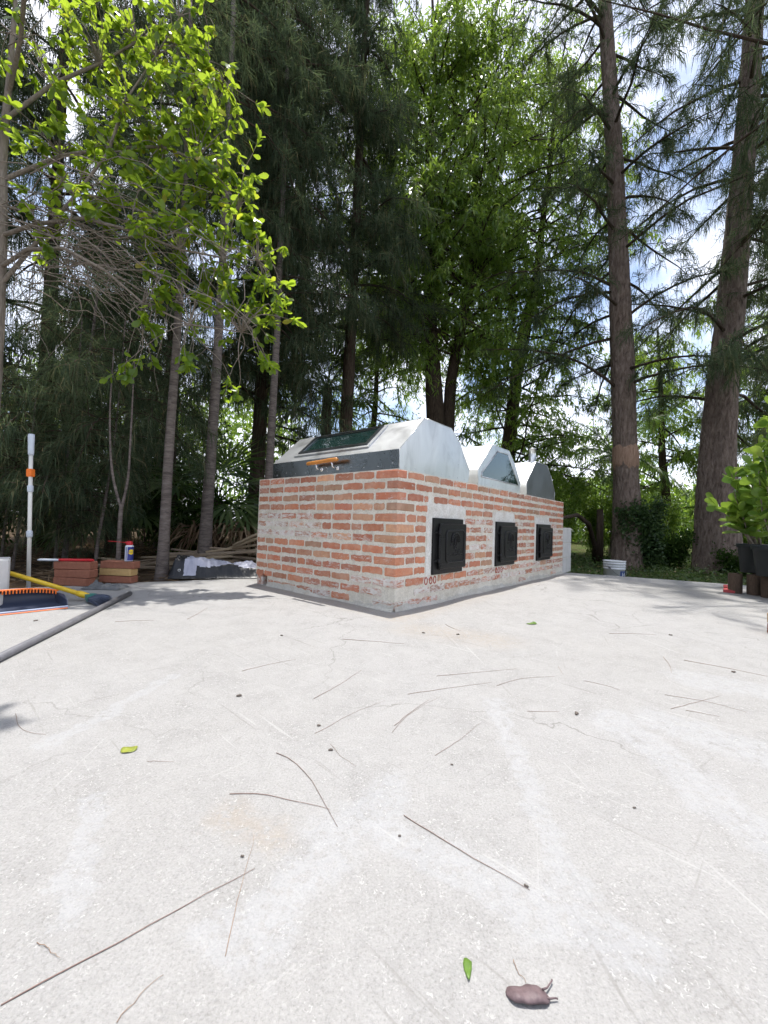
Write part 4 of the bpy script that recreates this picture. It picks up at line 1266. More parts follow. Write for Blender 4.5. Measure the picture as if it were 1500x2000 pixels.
    for k in range(22):                                        # dangling ones
        s = np.array([-2.9 + rng.uniform(0, 1.9), 3.0 + rng.normal()*0.12, rng.uniform(2.3, 2.75)])
        dx = rng.uniform(-0.25, 0.3); dz = rng.uniform(0.4, 0.95)
        Q = np.array([s + np.array([dx * u**2 + 0.05*math.sin(5*u + k), 0.02*math.sin(4*u), -dz*u + 0.1*u*u]) for u in np.linspace(0, 1, 10)])
        Q += np.cumsum(rng.normal(size=Q.shape) * 0.012, axis=0)
        wood.add(*np_tube(Q - base, np.linspace(0.0042, 0.0014, 10), 4))
    add('branches', wood.mesh('branches', M['bark_grey'], True), t)
    LP = np.array(LP); LD = np.array(LD)
    n = len(LP)
    size = rng.uniform(0.046, 0.092, n)
    upv = nrm(rng.normal(size=(n, 3)) * 0.8 + np.array([0, -0.2, 1.]))
    # one leaf shape: obovate, folded along the midrib, 10 triangles
    prof = [(0.0, 0.03), (0.25, 0.26), (0.6, 0.44), (0.86, 0.33), (1.0, 0.04)]
    def leaf_template():
        V = []; T = []
        for x, w in prof:
            V += [(x, 0, -0.10*x*x), (x, w*0.55, 0.06*w - 0.10*x*x), (x, -w*0.55, 0.06*w - 0.10*x*x)]
        for k in range(len(prof) - 1):
            a, b_ = 3*k, 3*k + 3
            T += [(a, b_, a+1), (a+1, b_, b_+1), (a, a+2, b_), (a+2, b_+2, b_)]
        return np.array(V, float), np.array(T)
    TV, TT = leaf_template()
    s = nrm(np.cross(upv, LD)); nn = np.cross(LD, s)
    # the leaves of the lower, nearest sprays are parts of their own
    own = np.argsort(LP[:, 2] + 0.25*np.abs(LP[:, 0] + 1.3))[:300]
    mask = np.ones(n, bool); mask[own] = False
    me = big_mesh('leaf', TV, TT, M['bright'], smooth=True)
    for i in own:
        mt = Matrix(((LD[i][0], s[i][0], nn[i][0], 0), (LD[i][1], s[i][1], nn[i][1], 0), (LD[i][2], s[i][2], nn[i][2], 0), (0, 0, 0, 1)))
        o = add('leaf', me, t)
        o.matrix_local = Matrix.Translation(Vector(LP[i] - base)) @ mt @ Matrix.Diagonal((size[i], size[i], size[i], 1))
    LPm, LDm, sm, nm, zm = LP[mask] - base, LD[mask], s[mask], nn[mask], size[mask][:, None, None]
    V = LPm[:, None] + (TV[None, :, 0:1] * LDm[:, None] + TV[None, :, 1:2] * sm[:, None] + TV[None, :, 2:3] * nm[:, None]) * zm
    k = len(TV)
    T = (TT[None] + (np.arange(len(LPm)) * k)[:, None, None]).reshape(-1, 3)
    cr = add('crown', big_mesh('crown', V.reshape(-1, 3), T, M['bright'], smooth=True), t)
    cr['kind'] = 'stuff'
bright_tree()

# ------------------------------------------------------------------ palms
def fan_frond(rng, R_=0.75, n=22):
    acc = Acc()
    a = np.linspace(-1.9, 1.9, n)
    d = np.stack([np.cos(a), np.sin(a), np.zeros(n)], -1)
    p0 = d * 0.05
    blades(acc, p0, nrm(d + rng.normal(size=(n, 3))*0.03), R_ * (1 - 0.12*np.abs(a)) * rng.uniform(0.85, 1.05, n), np.full(n, 0.05), rng, 0.35, np.tile([0, 0, 1.], (n, 1)) + rng.normal(size=(n, 3))*0.25)
    return acc
def fan_palm(label, loc, h, nf, size, seed, mat=None, dead=0):
    rng = np.random.default_rng(seed)
    t = thing('fan_palm', label, 'palm', loc, rng.uniform(0, 6), 'fan palms under the trees')
    tb = [(0, 0, -0.1), (0.02, 0.01, h*0.5), (0, 0, h)]
    trunk_object(t, tb, [0.13*size, 0.11*size, 0.10*size], M['bark_dark'], rng, 10, 0.08, 0.10, 0.1)
    mesh_ = [fan_frond(rng, 0.75*size).mesh('frond', mat or M['palm']) for _ in range(3)]
    for k in range(nf):
        az = k * 2.4 + rng.uniform(-0.3, 0.3); el = rad(rng.uniform(-15, 75)); Ls = size * rng.uniform(0.5, 0.85)
        d = Vector((math.cos(az)*math.cos(el), math.sin(az)*math.cos(el), math.sin(el)))
        tip = Vector((0, 0, h)) + d * Ls + Vector((0, 0, -0.12*size))
        b = MB(); b.tube([(0, 0, h - 0.02), tuple(Vector((0, 0, h)) + d * Ls * 0.5), tuple(tip)], [0.016*size, 0.011*size, 0.008*size], 5)
        st = b.build('stalk', M['shade'] if not dead else M['deadleaf'], t)
        f = add('frond', mesh_[k % 3], st)
        q = Vector((d.x, d.y, d.z - 0.55)).normalized().to_track_quat('X', 'Z')
        f.matrix_local = Matrix.Translation(tip) @ q.to_matrix().to_4x4() @ Matrix.Rotation(rng.uniform(-0.5, 0.5), 4, 'X')
    return t
fan_palm('fan palm low between the two pale ringed trunks', (-2.75, 6.7, -0.1), 1.0, 15, 1.0, 1)
fan_palm('taller fan palm above the left end of the nearest hood', (-1.45, 9.6, -0.1), 3.9, 16, 1.15, 2)
fan_palm('small fan palm right of the pale trunk behind the tarp', (-1.9, 7.6, -0.1), 0.6, 12, 0.9, 3)
fan_palm('short fan palm deep in shade at the left', (-4.4, 6.6, -0.1), 0.7, 13, 0.95, 4)

def feather_palm(label, loc, h, nf, size, seed):
    rng = np.random.default_rng(seed)
    t = thing('feather_palm', label, 'palm', loc, 0)
    trunk_object(t, [(0, 0, -0.1), (0.05, 0, h*0.5), (0, 0, h)], [0.14, 0.12, 0.11], M['bark_grey'], rng, 10, 0.15, 0.05, 0.2)
    for k in range(nf):
        az = k * 2.4 + rng.uniform(-0.3, 0.3); el = rad(rng.uniform(0, 70))
        d = np.array([math.cos(az)*math.cos(el), math.sin(az)*math.cos(el), math.sin(el)])
        pts = [np.array([0, 0, h])]
        for j in range(10):
            d = nrm(d + DOWN * 0.14); pts.append(pts[-1] + d * size / 10)
        pts = np.array(pts)
        acc = Acc(); acc.add(*np_tube(pts, np.linspace(0.02, 0.004, 11), 4))
        n = 70
        u = np.linspace(1.2, 9.9, n); i = np.minimum(u.astype(int), 9); f = (u - i)[:, None]
        p = pts[i]*(1-f) + pts[i+1]*f
        dd = nrm(pts[i+1] - pts[i]); sd = nrm(np.cross(dd, np.array([0, 0, 1.])))
        sg = np.where(np.arange(n) % 2, 1, -1)[:, None]
        blades(acc, p, nrm(dd*0.5 + sd*sg + DOWN*0.35 + rng.normal(size=(n, 3))*0.08), 0.5*size/2.2*np.sin(np.linspace(0.5, 2.9, n)), np.full(n, 0.035), rng, 0.5)
        add('frond', acc.mesh('frond', M['palm']), t)
feather_palm('feather palm arching out between the two big pine trunks', (6.7, 11.8, -0.1), 2.9, 13, 2.3, 8)

# ------------------------------------------------------------------ shrubs
def shrub(name, label, loc, rx, h, n, mat, seed, L=0.075, w=0.04, cat='shrub', group=None, droop=0.25, stem_r=0.012, low=0.0):
    rng = np.random.default_rng(seed)
    t = thing(name, label, cat, loc, 0, group)
    wood, fol = Acc(), Acc()
    ns = max(7, int(rx * 12))
    tips = []
    for k in range(ns):
        a = rng.uniform(0, 6.28); r_ = rx * math.sqrt(rng.uniform(0, 1)) * 0.9; hh = h * rng.uniform(0.45, 1.0)
        s = np.array([r_*0.25*math.cos(a), r_*0.25*math.sin(a), -0.05]); e = np.array([r_*math.cos(a), r_*math.sin(a), hh])
        Q = np.array([s + (e - s)*u + np.array([0, 0, 0.2*h*u*(1-u)]) for u in np.linspace(0, 1, 7)]) + np.cumsum(rng.normal(size=(7, 3))*0.02*h, axis=0)
        wood.add(*np_tube(Q, np.linspace(stem_r, stem_r*0.3, 7), 4)); tips.append(Q)
    B = np.array(tips)
    m = max(1, n // (ns * 9))
    p, d = sample_poly(B, rng, m, 0.15 + low)
    c = len(p)
    q = np.repeat(p, 9, 0) + rng.normal(size=(c*9, 3)) * 0.11 * (0.5 + rx*0.5)
    q[:, 2] = np.maximum(q[:, 2], 0.02)
    ld = nrm(rng.normal(size=(c*9, 3)) + np.array([0, 0, 0.2]) + np.repeat(d, 9, 0)*0.4)
    quick(fol, q, ld, L*rng.uniform(0.6, 1.3, c*9), w*rng.uniform(0.7, 1.2, c*9), rng, droop)
    add('stems', wood.mesh('stems', M['bark_dark'], True), t)
    add('foliage', fol.mesh('foliage', mat), t)
    return t
gz = ground_z
M['creeper'] = leaf_mat('creeper_leaves', [(0, (0.022, 0.05, 0.018)), (0.6, (0.045, 0.085, 0.028)), (1, (0.08, 0.13, 0.04))], (0.10, 0.18, 0.03), 0.3, 0.45)
SG = 'sunlit shrubs beyond the patio'
shrub('shrub', 'sunlit green shrub just right of the far end of the grill', (4.6, 11.2, gz(4.6, 11.2)), 1.15, 2.3, 9000, M['shrub'], 101, group=SG)
shrub('shrub', 'yellow-green sunlit bush between the two big trunks', (7.1, 11.0, gz(7.1, 11)), 0.95, 2.0, 8000, M['shrub'], 102, group=SG)
shrub('shrub', 'pale green bush close right of the peeled pine', (6.4, 12.0, gz(6.4, 12)), 0.9, 2.6, 8000, M['shrub'], 103, group=SG)
shrub('shrub', 'broad green bush far behind the dark post', (5.4, 15.0, gz(5.4, 15)), 1.9, 2.6, 9000, M['shrub'], 104, 0.10, 0.05, group=SG)
shrub('shrub', 'green bush beyond the thickest trunk, near the pots', (9.6, 10.4, gz(9.6, 10.4)), 1.2, 2.2, 8000, M['shrub'], 105, group=SG)
shrub('creeper', 'dark green creeper climbing the foot of the peeled pine', (5.62, 8.72, gz(5.6, 8.7)), 0.52, 1.55, 11000, M['creeper'], 106, 0.075, 0.05, 'creeper')
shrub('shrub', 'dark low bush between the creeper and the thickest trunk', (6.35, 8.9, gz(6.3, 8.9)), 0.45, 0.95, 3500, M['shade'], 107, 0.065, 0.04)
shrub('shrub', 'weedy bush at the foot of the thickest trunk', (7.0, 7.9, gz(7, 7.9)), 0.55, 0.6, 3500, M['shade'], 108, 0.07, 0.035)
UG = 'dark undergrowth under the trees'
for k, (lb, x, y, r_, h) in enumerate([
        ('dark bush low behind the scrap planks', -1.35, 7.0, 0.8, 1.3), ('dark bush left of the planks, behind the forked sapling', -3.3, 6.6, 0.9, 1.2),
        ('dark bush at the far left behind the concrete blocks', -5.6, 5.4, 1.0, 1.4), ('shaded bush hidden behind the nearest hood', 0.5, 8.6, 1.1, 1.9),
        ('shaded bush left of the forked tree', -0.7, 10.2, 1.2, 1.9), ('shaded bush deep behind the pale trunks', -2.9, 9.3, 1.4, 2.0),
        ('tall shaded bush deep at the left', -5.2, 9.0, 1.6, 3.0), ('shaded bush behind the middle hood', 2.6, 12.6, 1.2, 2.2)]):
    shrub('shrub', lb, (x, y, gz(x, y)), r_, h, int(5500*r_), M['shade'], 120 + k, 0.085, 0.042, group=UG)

# ------------------------------------------------------------------ plants nobody could count
def ground_cover():
    rng = np.random.default_rng(9)
    acc = Acc()
    n = 26000
    x = rng.uniform(2.2, 9.0, n); y = rng.uniform(4.0, 11.5, n)
    keep = np.array([not inside(a, b_, SLAB) for a, b_ in zip(x, y)])
    keep &= (np.sin(x*2.1 + 1) * np.sin(y*1.7) + rng.normal(size=n)*0.4) > -0.55
    x, y = x[keep], y[keep]; n = len(x)
    z = np.array([gz(a, b_) for a, b_ in zip(x, y)]) + rng.uniform(0.0, 1.0, n)**1.6 * (0.13 + 0.12*(rng.uniform(size=n) < 0.15))
    d = nrm(rng.normal(size=(n, 3)) * np.array([1, 1, 0.45]) + np.array([0, 0, 0.25]))
    quick(acc, np.stack([x, y, z], -1), d, rng.uniform(0.035, 0.095, n), rng.uniform(0.015, 0.04, n), rng)
    o = add('ground_cover', acc.mesh('ground_cover', M['ground_leaf']))
    tag(o, 'low weeds and creeping leaves covering the ground beyond the patio', 'ground cover', kind='stuff')
M['ground_leaf'] = leaf_mat('weeds', [(0, (0.035, 0.065, 0.02)), (0.6, (0.06, 0.105, 0.03)), (0.92, (0.12, 0.16, 0.05)), (1, (0.22, 0.15, 0.08))], (0.14, 0.24, 0.04), 0.35, 0.5)
ground_cover()

def leaf_litter():
    rng = np.random.default_rng(19)
    acc = Acc()
    n = 16000
    x = rng.uniform(-8, 2.4, n); y = rng.uniform(0.5, 11, n)
    keep = np.array([not inside(a, b_, SLAB) for a, b_ in zip(x, y)])
    x, y = x[keep], y[keep]; n = len(x)
    z = np.array([gz(a, b_) for a, b_ in zip(x, y)]) + rng.uniform(0.0, 0.035, n)
    a = rng.uniform(0, 6.28, n)
    d = np.stack([np.cos(a), np.sin(a), rng.normal(size=n)*0.2], -1)
    p = np.stack([x, y, z], -1); L_ = rng.uniform(0.06, 0.26, (n, 1))
    strips(acc, p, p + d*L_*0.5, p + d*L_, rng.uniform(0.004, 0.014, n), rng)
    tag(add('leaf_litter', acc.mesh('leaf_litter', M['deadleaf'])), 'brown fallen needles and leaves on the forest floor', 'leaf litter', kind='stuff')
leaf_litter()

def far_wood():
    rng = np.random.default_rng(29)
    acc = Acc()
    n = 60000
    x = rng.uniform(-34, 34, n); y = 19 + rng.uniform(0, 7, n) + 0.012*x*x*0
    lump = 0.5 + 0.5*np.sin(x*0.8 + 1.3) * np.sin(x*0.37) + 0.3*np.sin(x*2.1)
    top = np.where(x < -5, 7.0 + 2.0*lump, 2.4 + 1.2*lump)
    z = top * rng.uniform(0, 1, n)**0.75
    d = nrm(rng.normal(size=(n, 3)) + np.array([0, 0, -0.3]))
    quick(acc, np.stack([x, y, z], -1), d, rng.uniform(0.22, 0.5, n), rng.uniform(0.09, 0.2, n), rng)
    tag(add('far_wood', acc.mesh('far_wood', M['acacia'])), 'far band of green wood closing the view low behind the trees', 'wood', kind='stuff')
far_wood()

# ================================================================== things lying about on the left
M['paver_red'] = pmat('red_concrete_paver', (0.33, 0.135, 0.085), (0.24, 0.095, 0.06), 40, 0.9, bs=0.7, bscale=120)
M['paver_yel'] = pmat('buff_concrete_paver', (0.56, 0.38, 0.17), (0.47, 0.31, 0.13), 40, 0.9, bs=0.6, bscale=120)
M['yellow'] = pmat('yellow_enamel', (0.80, 0.55, 0.03), (0.72, 0.47, 0.025), 10, 0.35, spec=0.5)
M['orange'] = pmat('orange_plastic', (0.85, 0.20, 0.025), (0.78, 0.17, 0.02), 10, 0.4)
M['ltgrey'] = pmat('light_grey_plastic', (0.55, 0.60, 0.66), (0.48, 0.53, 0.60), 10, 0.4)
M['polewhite'] = pmat('pale_enamelled_tube', (0.72, 0.71, 0.66), (0.64, 0.63, 0.58), 14, 0.3, spec=0.5)
M['navy'] = pmat('dark_blue_plastic', (0.035, 0.045, 0.075), (0.05, 0.06, 0.095), 9, 0.4)
M['panblue'] = pmat('grey_blue_plastic', (0.30, 0.37, 0.50), (0.25, 0.31, 0.44), 9, 0.4)
M['teal'] = pmat('green_plastic', (0.05, 0.22, 0.20), (0.04, 0.18, 0.17), 9, 0.4)
M['bristle'] = pmat('blue_grey_bristles', (0.06, 0.08, 0.13), (0.12, 0.14, 0.20), 60, 0.6)
M['pipe'] = pmat('grey_metal_pipe', (0.21, 0.21, 0.225), (0.15, 0.15, 0.165), 18, 0.42, 0.15, 0.3, 60, 0.003)
M['cloth'] = pmat('grey_rag', (0.10, 0.105, 0.11), (0.16, 0.165, 0.17), 22, 0.95, bs=0.5, bscale=200)
M['red'] = pmat('red_plastic', (0.55, 0.02, 0.03), (0.45, 0.015, 0.02), 9, 0.35)
M['canblue'] = pmat('blue_printed_tin', (0.015, 0.03, 0.25), (0.012, 0.025, 0.20), 9, 0.3, spec=0.5)
M['canwhite'] = pmat('white_printed_tin', (0.62, 0.65, 0.72), (0.58, 0.60, 0.68), 9, 0.3, spec=0.5)
M['canyel'] = pmat('yellow_print', (0.85, 0.62, 0.02), (0.8, 0.56, 0.02), 9, 0.35)
M['tarpblack'] = pmat('black_tarp', (0.009, 0.010, 0.013), (0.015, 0.016, 0.02), 30, 0.38, bs=0.3, bscale=90)
M['tarpsilver'] = pmat('silver_tarp', (0.42, 0.43, 0.52), (0.34, 0.35, 0.44), 16, 0.38, bs=0.3, bscale=60)
M['plank'] = pmat('weathered_wood', (0.34, 0.27, 0.20), (0.20, 0.15, 0.105), 30, 0.9, bs=0.6, bscale=70, stretch=(1, 8, 8))
M['plank2'] = pmat('split_wood', (0.44, 0.36, 0.25), (0.28, 0.21, 0.14), 30, 0.9, bs=0.6, bscale=70, stretch=(1, 8, 8))
M['pot'] = pmat('black_nursery_pot', (0.009, 0.013, 0.014), (0.015, 0.020, 0.021), 8, 0.5, bs=0.15, bscale=60)
M['logwood'] = pmat('edging_log', (0.12, 0.08, 0.055), (0.06, 0.042, 0.03), 24, 0.9, bs=0.8, bscale=50, stretch=(6, 6, 1))
M['bucket'] = pmat('scuffed_white_plastic', (0.66, 0.68, 0.70), (0.55, 0.57, 0.60), 12, 0.45, bs=0.1, bscale=40)
M['bucketblue'] = pmat('blue_print', (0.04, 0.07, 0.20), (0.05, 0.08, 0.24), 12, 0.5)
M['redpaint'] = pmat('red_painted_paver', (0.46, 0.07, 0.075), (0.33, 0.05, 0.05), 30, 0.75, bs=0.4, bscale=90)
M['twig'] = pmat('dry_pine_twig', (0.29, 0.20, 0.17), (0.18, 0.125, 0.105), 60, 0.9)
M['twig_tan'] = pmat('bleached_pine_twig', (0.33, 0.22, 0.15), (0.24, 0.15, 0.10), 60, 0.9)
M['cone'] = pmat('seed_cone', (0.10, 0.085, 0.075), (0.17, 0.14, 0.12), 80, 0.95)
M['pod'] = pmat('purple_brown_dead_leaf', (0.17, 0.12, 0.125), (0.09, 0.06, 0.065), 90, 0.6, bs=0.25, bscale=140, bdist=0.001)
M['leafgreen'] = pmat('fallen_green_leaf', (0.115, 0.205, 0.032), (0.08, 0.15, 0.024), 160, 0.4)
M['leafyel'] = pmat('fallen_yellow_leaf', (0.31, 0.32, 0.05), (0.17, 0.21, 0.035), 120, 0.45)

# concrete blocks at the left edge
b = MB(); b.cbox((-0.20, -0.10, 0.0), (0.20, 0.10, 0.098), 0.006, 0, None, 0.002)
o = b.build('concrete_block', M['block'], None, (-2.555, 2.470, 0), (0, 0, rad(42)))
tag(o, 'low pale concrete block at the left edge, under a taller block', 'concrete block')
b = MB(); b.cbox((-0.20, -0.10, 0.0), (0.20, 0.10, 0.198), 0.007, 0, None, 0.002)
o = b.build('concrete_block', M['block'], None, (-2.605, 2.560, 0.100), (0, 0, rad(42)))
tag(o, 'taller pale concrete block at the left edge, on top of another', 'concrete block')

# long-handled dustpan: the opening looks towards the camera's right
dp = thing('dustpan', 'grey long-handled dustpan with orange comb teeth and upright pale pole', 'dustpan', (-2.20, 2.43, 0), rad(48.5))
# local: x along the lip, -y outward (the mouth)
def pan_shell():
    b = MB()
    n = 16
    W_ = 0.27
    prof = []
    for k in range(n + 1):
        s = -1 + 2*k/n
        hgt = 0.112 * (1 - 0.30*abs(s)**3.0)
        prof.append((s*W_, hgt))
    vs, fs = [], []
    # inner surface: lip -> floor -> rounded back -> top edge; then outer
    for x, hgt in prof:
        e = 1 - 0.10*abs(x / W_)**4
        vs += [(x, -0.015, 0.003), (x*e, 0.10, 0.008), (x*e, 0.17, 0.022), (x*e, 0.20, 0.055), (x*e, 0.185, hgt - 0.01), (x*e, 0.15, hgt),
               (x*e, 0.152, hgt + 0.004), (x*e, 0.192, hgt - 0.006), (x*e, 0.208, 0.055), (x*e, 0.175, 0.014), (x, -0.015, 0.0)]
    m = 11
    for k in range(n):
        for j in range(m - 1):
            fs.append((k*m+j, (k+1)*m+j, (k+1)*m+j+1, k*m+j+1))
    b.addv(vs, fs, 0, True)
    # side cheeks
    for sgn in (0, n):
        x, hgt = prof[sgn]
        e = 0.90
        sx = -1 if sgn == 0 else 1
        ring = [(x, -0.01, 0.003), (x*1.01, 0.02, 0.045), (x*0.98, 0.09, 0.075), (x*e, 0.15, hgt), (x*e, 0.205, 0.055), (x*e, 0.175, 0.01)]
        vs = ring + [(p[0] + sx*0.005, p[1], p[2]) for p in ring]
        k = 6
        b.addv(vs, [tuple(range(k)), tuple(range(k, 2*k))[::-1]] + [(j, (j+1) % k, k + (j+1) % k, k + j) for j in range(k)], 0)
    return b
pan_shell().build('pan', M['navy'], dp)
b = MB(); b.cbox((-0.275, -0.030, 0.0012), (0.275, -0.012, 0.016), 0.003); b.build('lip', M['panblue'], dp)
b = MB(); b.cbox((-0.265, -0.042, 0.0008), (0.27, -0.0305, 0.006), 0.002); b.build('lip_strip', M['orange'], dp)
b = MB()
tp = [(-0.25 + 0.5*k/20, 0.148, 0.114 * (1 - 0.30*abs(-0.25 + 0.5*k/20)**3 / 0.27**3) + 0.004) for k in range(21)]
b.tube(tp, 0.006, 6); comb = b.build('comb', M['orange'], dp)
for k in range(30):
    x = -0.235 + 0.47*k/29
    z = 0.114 * (1 - 0.30*abs(x / 0.27)**3) + 0.002
    b = MB(); b.cbox((x - 0.0035, 0.132, z - 0.022), (x + 0.0035, 0.144, z), 0.0012); b.build('tooth', M['orange'], comb)
# pole: stands behind the pan
Rl = Matrix.Rotation(-rad(48.5), 4, 'Z')
def dpl(p): return tuple(Rl @ (Vector(p) - Vector((-2.20, 2.43, 0))))
b = MB(); b.cbox((-0.06, 0.20, 0.012), (0.05, 0.30, 0.050), 0.008)
b.tube([dpl((-2.43, 2.70, 0.035)), dpl((-2.53, 2.93, 0.04)), dpl((-2.545, 2.95, 0.06))], 0.014, 8)
b.build('pole_socket', M['panblue'], dp)
pb_, pt_ = Vector((-2.547, 2.95, 0.03)), Vector((-2.592, 2.95, 1.175))
def pp(f): return dpl(tuple(pb_.lerp(pt_, f)))
b = MB(); b.tube([pp(0), pp(0.9)], 0.0125, 12); pl_ = b.build('pole', M['polewhite'], dp)
b = MB(); b.tube([pp(0.865), pp(0.88), pp(0.94), pp(0.985), pp(1.0)], [0.0155, 0.018, 0.019, 0.0205, 0.0185], 12); b.build('grip', M['ltgrey'], pl_)
b = MB(); b.tube([pp(0.728), pp(0.734), pp(0.772), pp(0.778)], [0.020, 0.0245, 0.0245, 0.020], 4, smooth=False); b.build('clip', M['orange'], pl_)
for f in (0.652, 0.365):
    b = MB(); b.tube([pp(f - 0.022), pp(f - 0.015), pp(f + 0.015), pp(f + 0.022)], [0.014, 0.0185, 0.0185, 0.014], 12); b.build('collar', M['ltgrey'], pl_)

# broom lying across the dustpan
A_, B_ = Vector((-2.90, 2.74, 0.292)), Vector((-2.09, 2.85, 0.045))
A_ = B_ + (Vector((-2.51, 2.78, 0.180)) - B_) * 1.75
br = thing('broom', 'yellow-handled broom with dark blue bristles lying over the dustpan', 'broom', (B_.x, B_.y, 0))
def bl(v): return (v.x - B_.x, v.y - B_.y, v.z)
b = MB(); b.tube([bl(A_), bl(B_)], 0.0155, 12); b.build('handle', M['yellow'], br)
dirb = (B_ - A_).normalized()
b = MB(); b.tube([bl(B_ - dirb*0.03), bl(B_ + dirb*0.0), bl(B_ + dirb*0.05), bl(B_ + dirb*0.075)], [0.018, 0.022, 0.019, 0.010], 10); b.build('ferrule', M['yellow'], br)
hd_ = Vector((-2.09, 2.85, 0.045)) + dirb*0.03
side = Vector((0.25, -0.95, 0.0)).normalized()
fwd = Vector((0.80, -0.36, -0.10)).normalized()
b = MB()
sk = []
for k, (w, h, f) in enumerate(((0.018, 0.016, 0.0), (0.055, 0.020, 0.045), (0.075, 0.020, 0.075))):
    c = hd_ + fwd*f
    up_ = Vector((0, 0, 1))
    for sx, sz in ((-1, -1), (1, -1), (1, 1), (-1, 1)):
        sk.append(bl(c + side*w*sx + up_*h*sz*0.8))
b.addv(sk, [(0,1,2,3)] + [(4*i+j, 4*i+(j+1) % 4, 4*i+4+(j+1) % 4, 4*i+4+j) for i in (0, 1) for j in range(4)] + [(11,10,9,8)])
b.build('broom_head', M['teal'], br)
rng = np.random.default_rng(4)
acc = Acc()
n = 900
s0 = rng.uniform(-1, 1, n); z0 = rng.uniform(-1, 1, n)
c0 = np.array(bl(hd_ + fwd*0.07)); sd = np.array(side); fd = np.array(fwd)
p0 = c0 + s0[:, None]*sd*0.070 + z0[:, None]*np.array([0, 0, 0.014])
ln = rng.uniform(0.13, 0.185, (n, 1))
p2 = p0 + (fd + s0[:, None]*sd*0.28 + z0[:, None]*np.array([0, 0, 0.10]))*ln
p2[:, 2] = np.maximum(p2[:, 2], 0.003)
p1 = (p0 + p2)/2 + np.array([0, 0, 0.004])
strips(acc, p0, p1, p2, np.full(n, 0.0035), rng, 1.0)
add('bristles', acc.mesh('bristles', M['bristle']), br)['kind'] = 'stuff'

# pipe
a_, c_ = Vector((-1.515, 1.622, 0.0165)), Vector((-1.905, 3.10, 0.0165))
b = MB()
L_ = (c_ - a_).length
b.lathe([(0.012, 0.02), (0.012, 0.0), (0.0155, 0.0), (0.0165, 0.002), (0.0165, L_), (0.0, L_)], 20)
b.lathe([(0.012, 0.02), (0.012, 0.25)], 20, mi=1); b.lathe([(0.0, 0.25), (0.012, 0.25)], 20, mi=1)
o = b.build('metal_pipe', [M['pipe'], M['dark']], None, a_)
o.rotation_euler = (c_ - a_).to_track_quat('Z', 'Y').to_euler()
tag(o, 'long grey hollow pipe lying on the concrete at the left', 'pipe')

# two stacks of pavers
def paver(mat, size, loc, rz, label, grp):
    b = MB(); b.cbox((-size[0]/2, -size[1]/2, 0), (size[0]/2, size[1]/2, size[2]), 0.006, 0, None, 0.003)
    o = b.build('paver', mat, None, loc, (0, 0, rz)); return tag(o, label, 'paver', grp)
nm_ = ('bottom', 'middle', 'top')
for k in range(3):
    paver(M['paver_red'], (0.31, 0.10, 0.066), (-2.615 + 0.008*(k == 1), 3.475 + 0.004*k, 0.068*k), rad(-6 + 3*k),
          ('%s red paver of the all-red stack left of the spray can' % nm_[k]), 'pavers in the left stacks')
    paver((M['paver_red'], M['paver_yel'], M['paver_red'])[k], (0.30, 0.10, 0.064), (-2.37 + (-0.004, -0.008, 0.006)[k], 3.685, 0.0655*k), rad((-3, -5, -1)[k]),
          ('bottom red paver below the buff one, under the spray can', 'buff yellow paver in the middle of the right-hand stack', 'red paver on which the spray can stands')[k], 'pavers in the left stacks')
# red handled tool on the left stack
b = MB()
b.tube([(-2.875, 3.40, 0.211), (-2.86, 3.402, 0.213), (-2.72, 3.43, 0.213)], [0.004, 0.010, 0.0105], 10, 0)
b.tube([(-2.72, 3.43, 0.214), (-2.70, 3.434, 0.215), (-2.48, 3.475, 0.215), (-2.46, 3.478, 0.215)], [0.0105, 0.012, 0.012, 0.008], 10, 1)
tag(b.build('hand_tool', [M['ltgrey'], M['red']]), 'red-handled grey rod resting on top of the all-red paver stack', 'tool')

# spray can
CB = (-2.285, 3.675, 0.1965)
can = thing('spray_can', 'blue and yellow spray can with red cap and straw on the paver stack', 'spray can', CB)
b = MB()
b.lathe([(0.0, 0.0), (0.033, 0.0), (0.0345, 0.004), (0.034, 0.007), (0.034, 0.128), (0.0345, 0.131), (0.0325, 0.135), (0.024, 0.146), (0.0, 0.147)], 32, mis=[2, 2, 2, 0, 2, 2, 2, 2])
b.build('can', [M['canblue'], M['canwhite'], M['canwhite']], can)
def can_patch(name, pts, mat, r, a0):
    """flat outline wrapped on the can: pts are (arc metres, height)"""
    b = MB(); n = len(pts)
    vs = [(r*math.cos(a0 + s/r), r*math.sin(a0 + s/r), z) for s, z in pts]
    b.addv(vs, [tuple(range(n))]); return b.build(name, mat, can)
front = math.atan2(-3.675, 2.285)              # towards the camera
def strip_patch(name, s0, s1, z0, z1, mat, r, a0):
    k = 8
    low = [(s0 + (s1 - s0)*i/k, z0) for i in range(k + 1)]; hi_ = [(s, z1) for s, _ in low]
    b = MB(); vs = [(r*math.cos(a0 + s/r), r*math.sin(a0 + s/r), z) for s, z in low + hi_]
    b.addv(vs, [(i, i+1, k+2+i, k+1+i) for i in range(k)]); return b.build(name, mat, can)
strip_patch('white_stripe', -0.047, -0.026, 0.008, 0.127, M['canwhite'], 0.0343, front)
strip_patch('white_stripe', -0.020, -0.014, 0.008, 0.127, M['canwhite'], 0.0343, front)
def shield(cx):
    k = 10
    b = MB(); vs = []
    for i in range(k + 1):
        s = cx - 0.021 + 0.042*i/k
        e = abs(2*i/k - 1)
        vs += [(s, 0.060 + 0.010*e**2), (s, 0.106 - 0.010*e**2)]
    V = [(0.0345*math.cos(front + s/0.0345), 0.0345*math.sin(front + s/0.0345), z) for s, z in vs]
    b.addv(V, [(2*i, 2*i+2, 2*i+3, 2*i+1) for i in range(k)]); return b.build('label_shield', M['canyel'], can)
sh_ = shield(0.016)
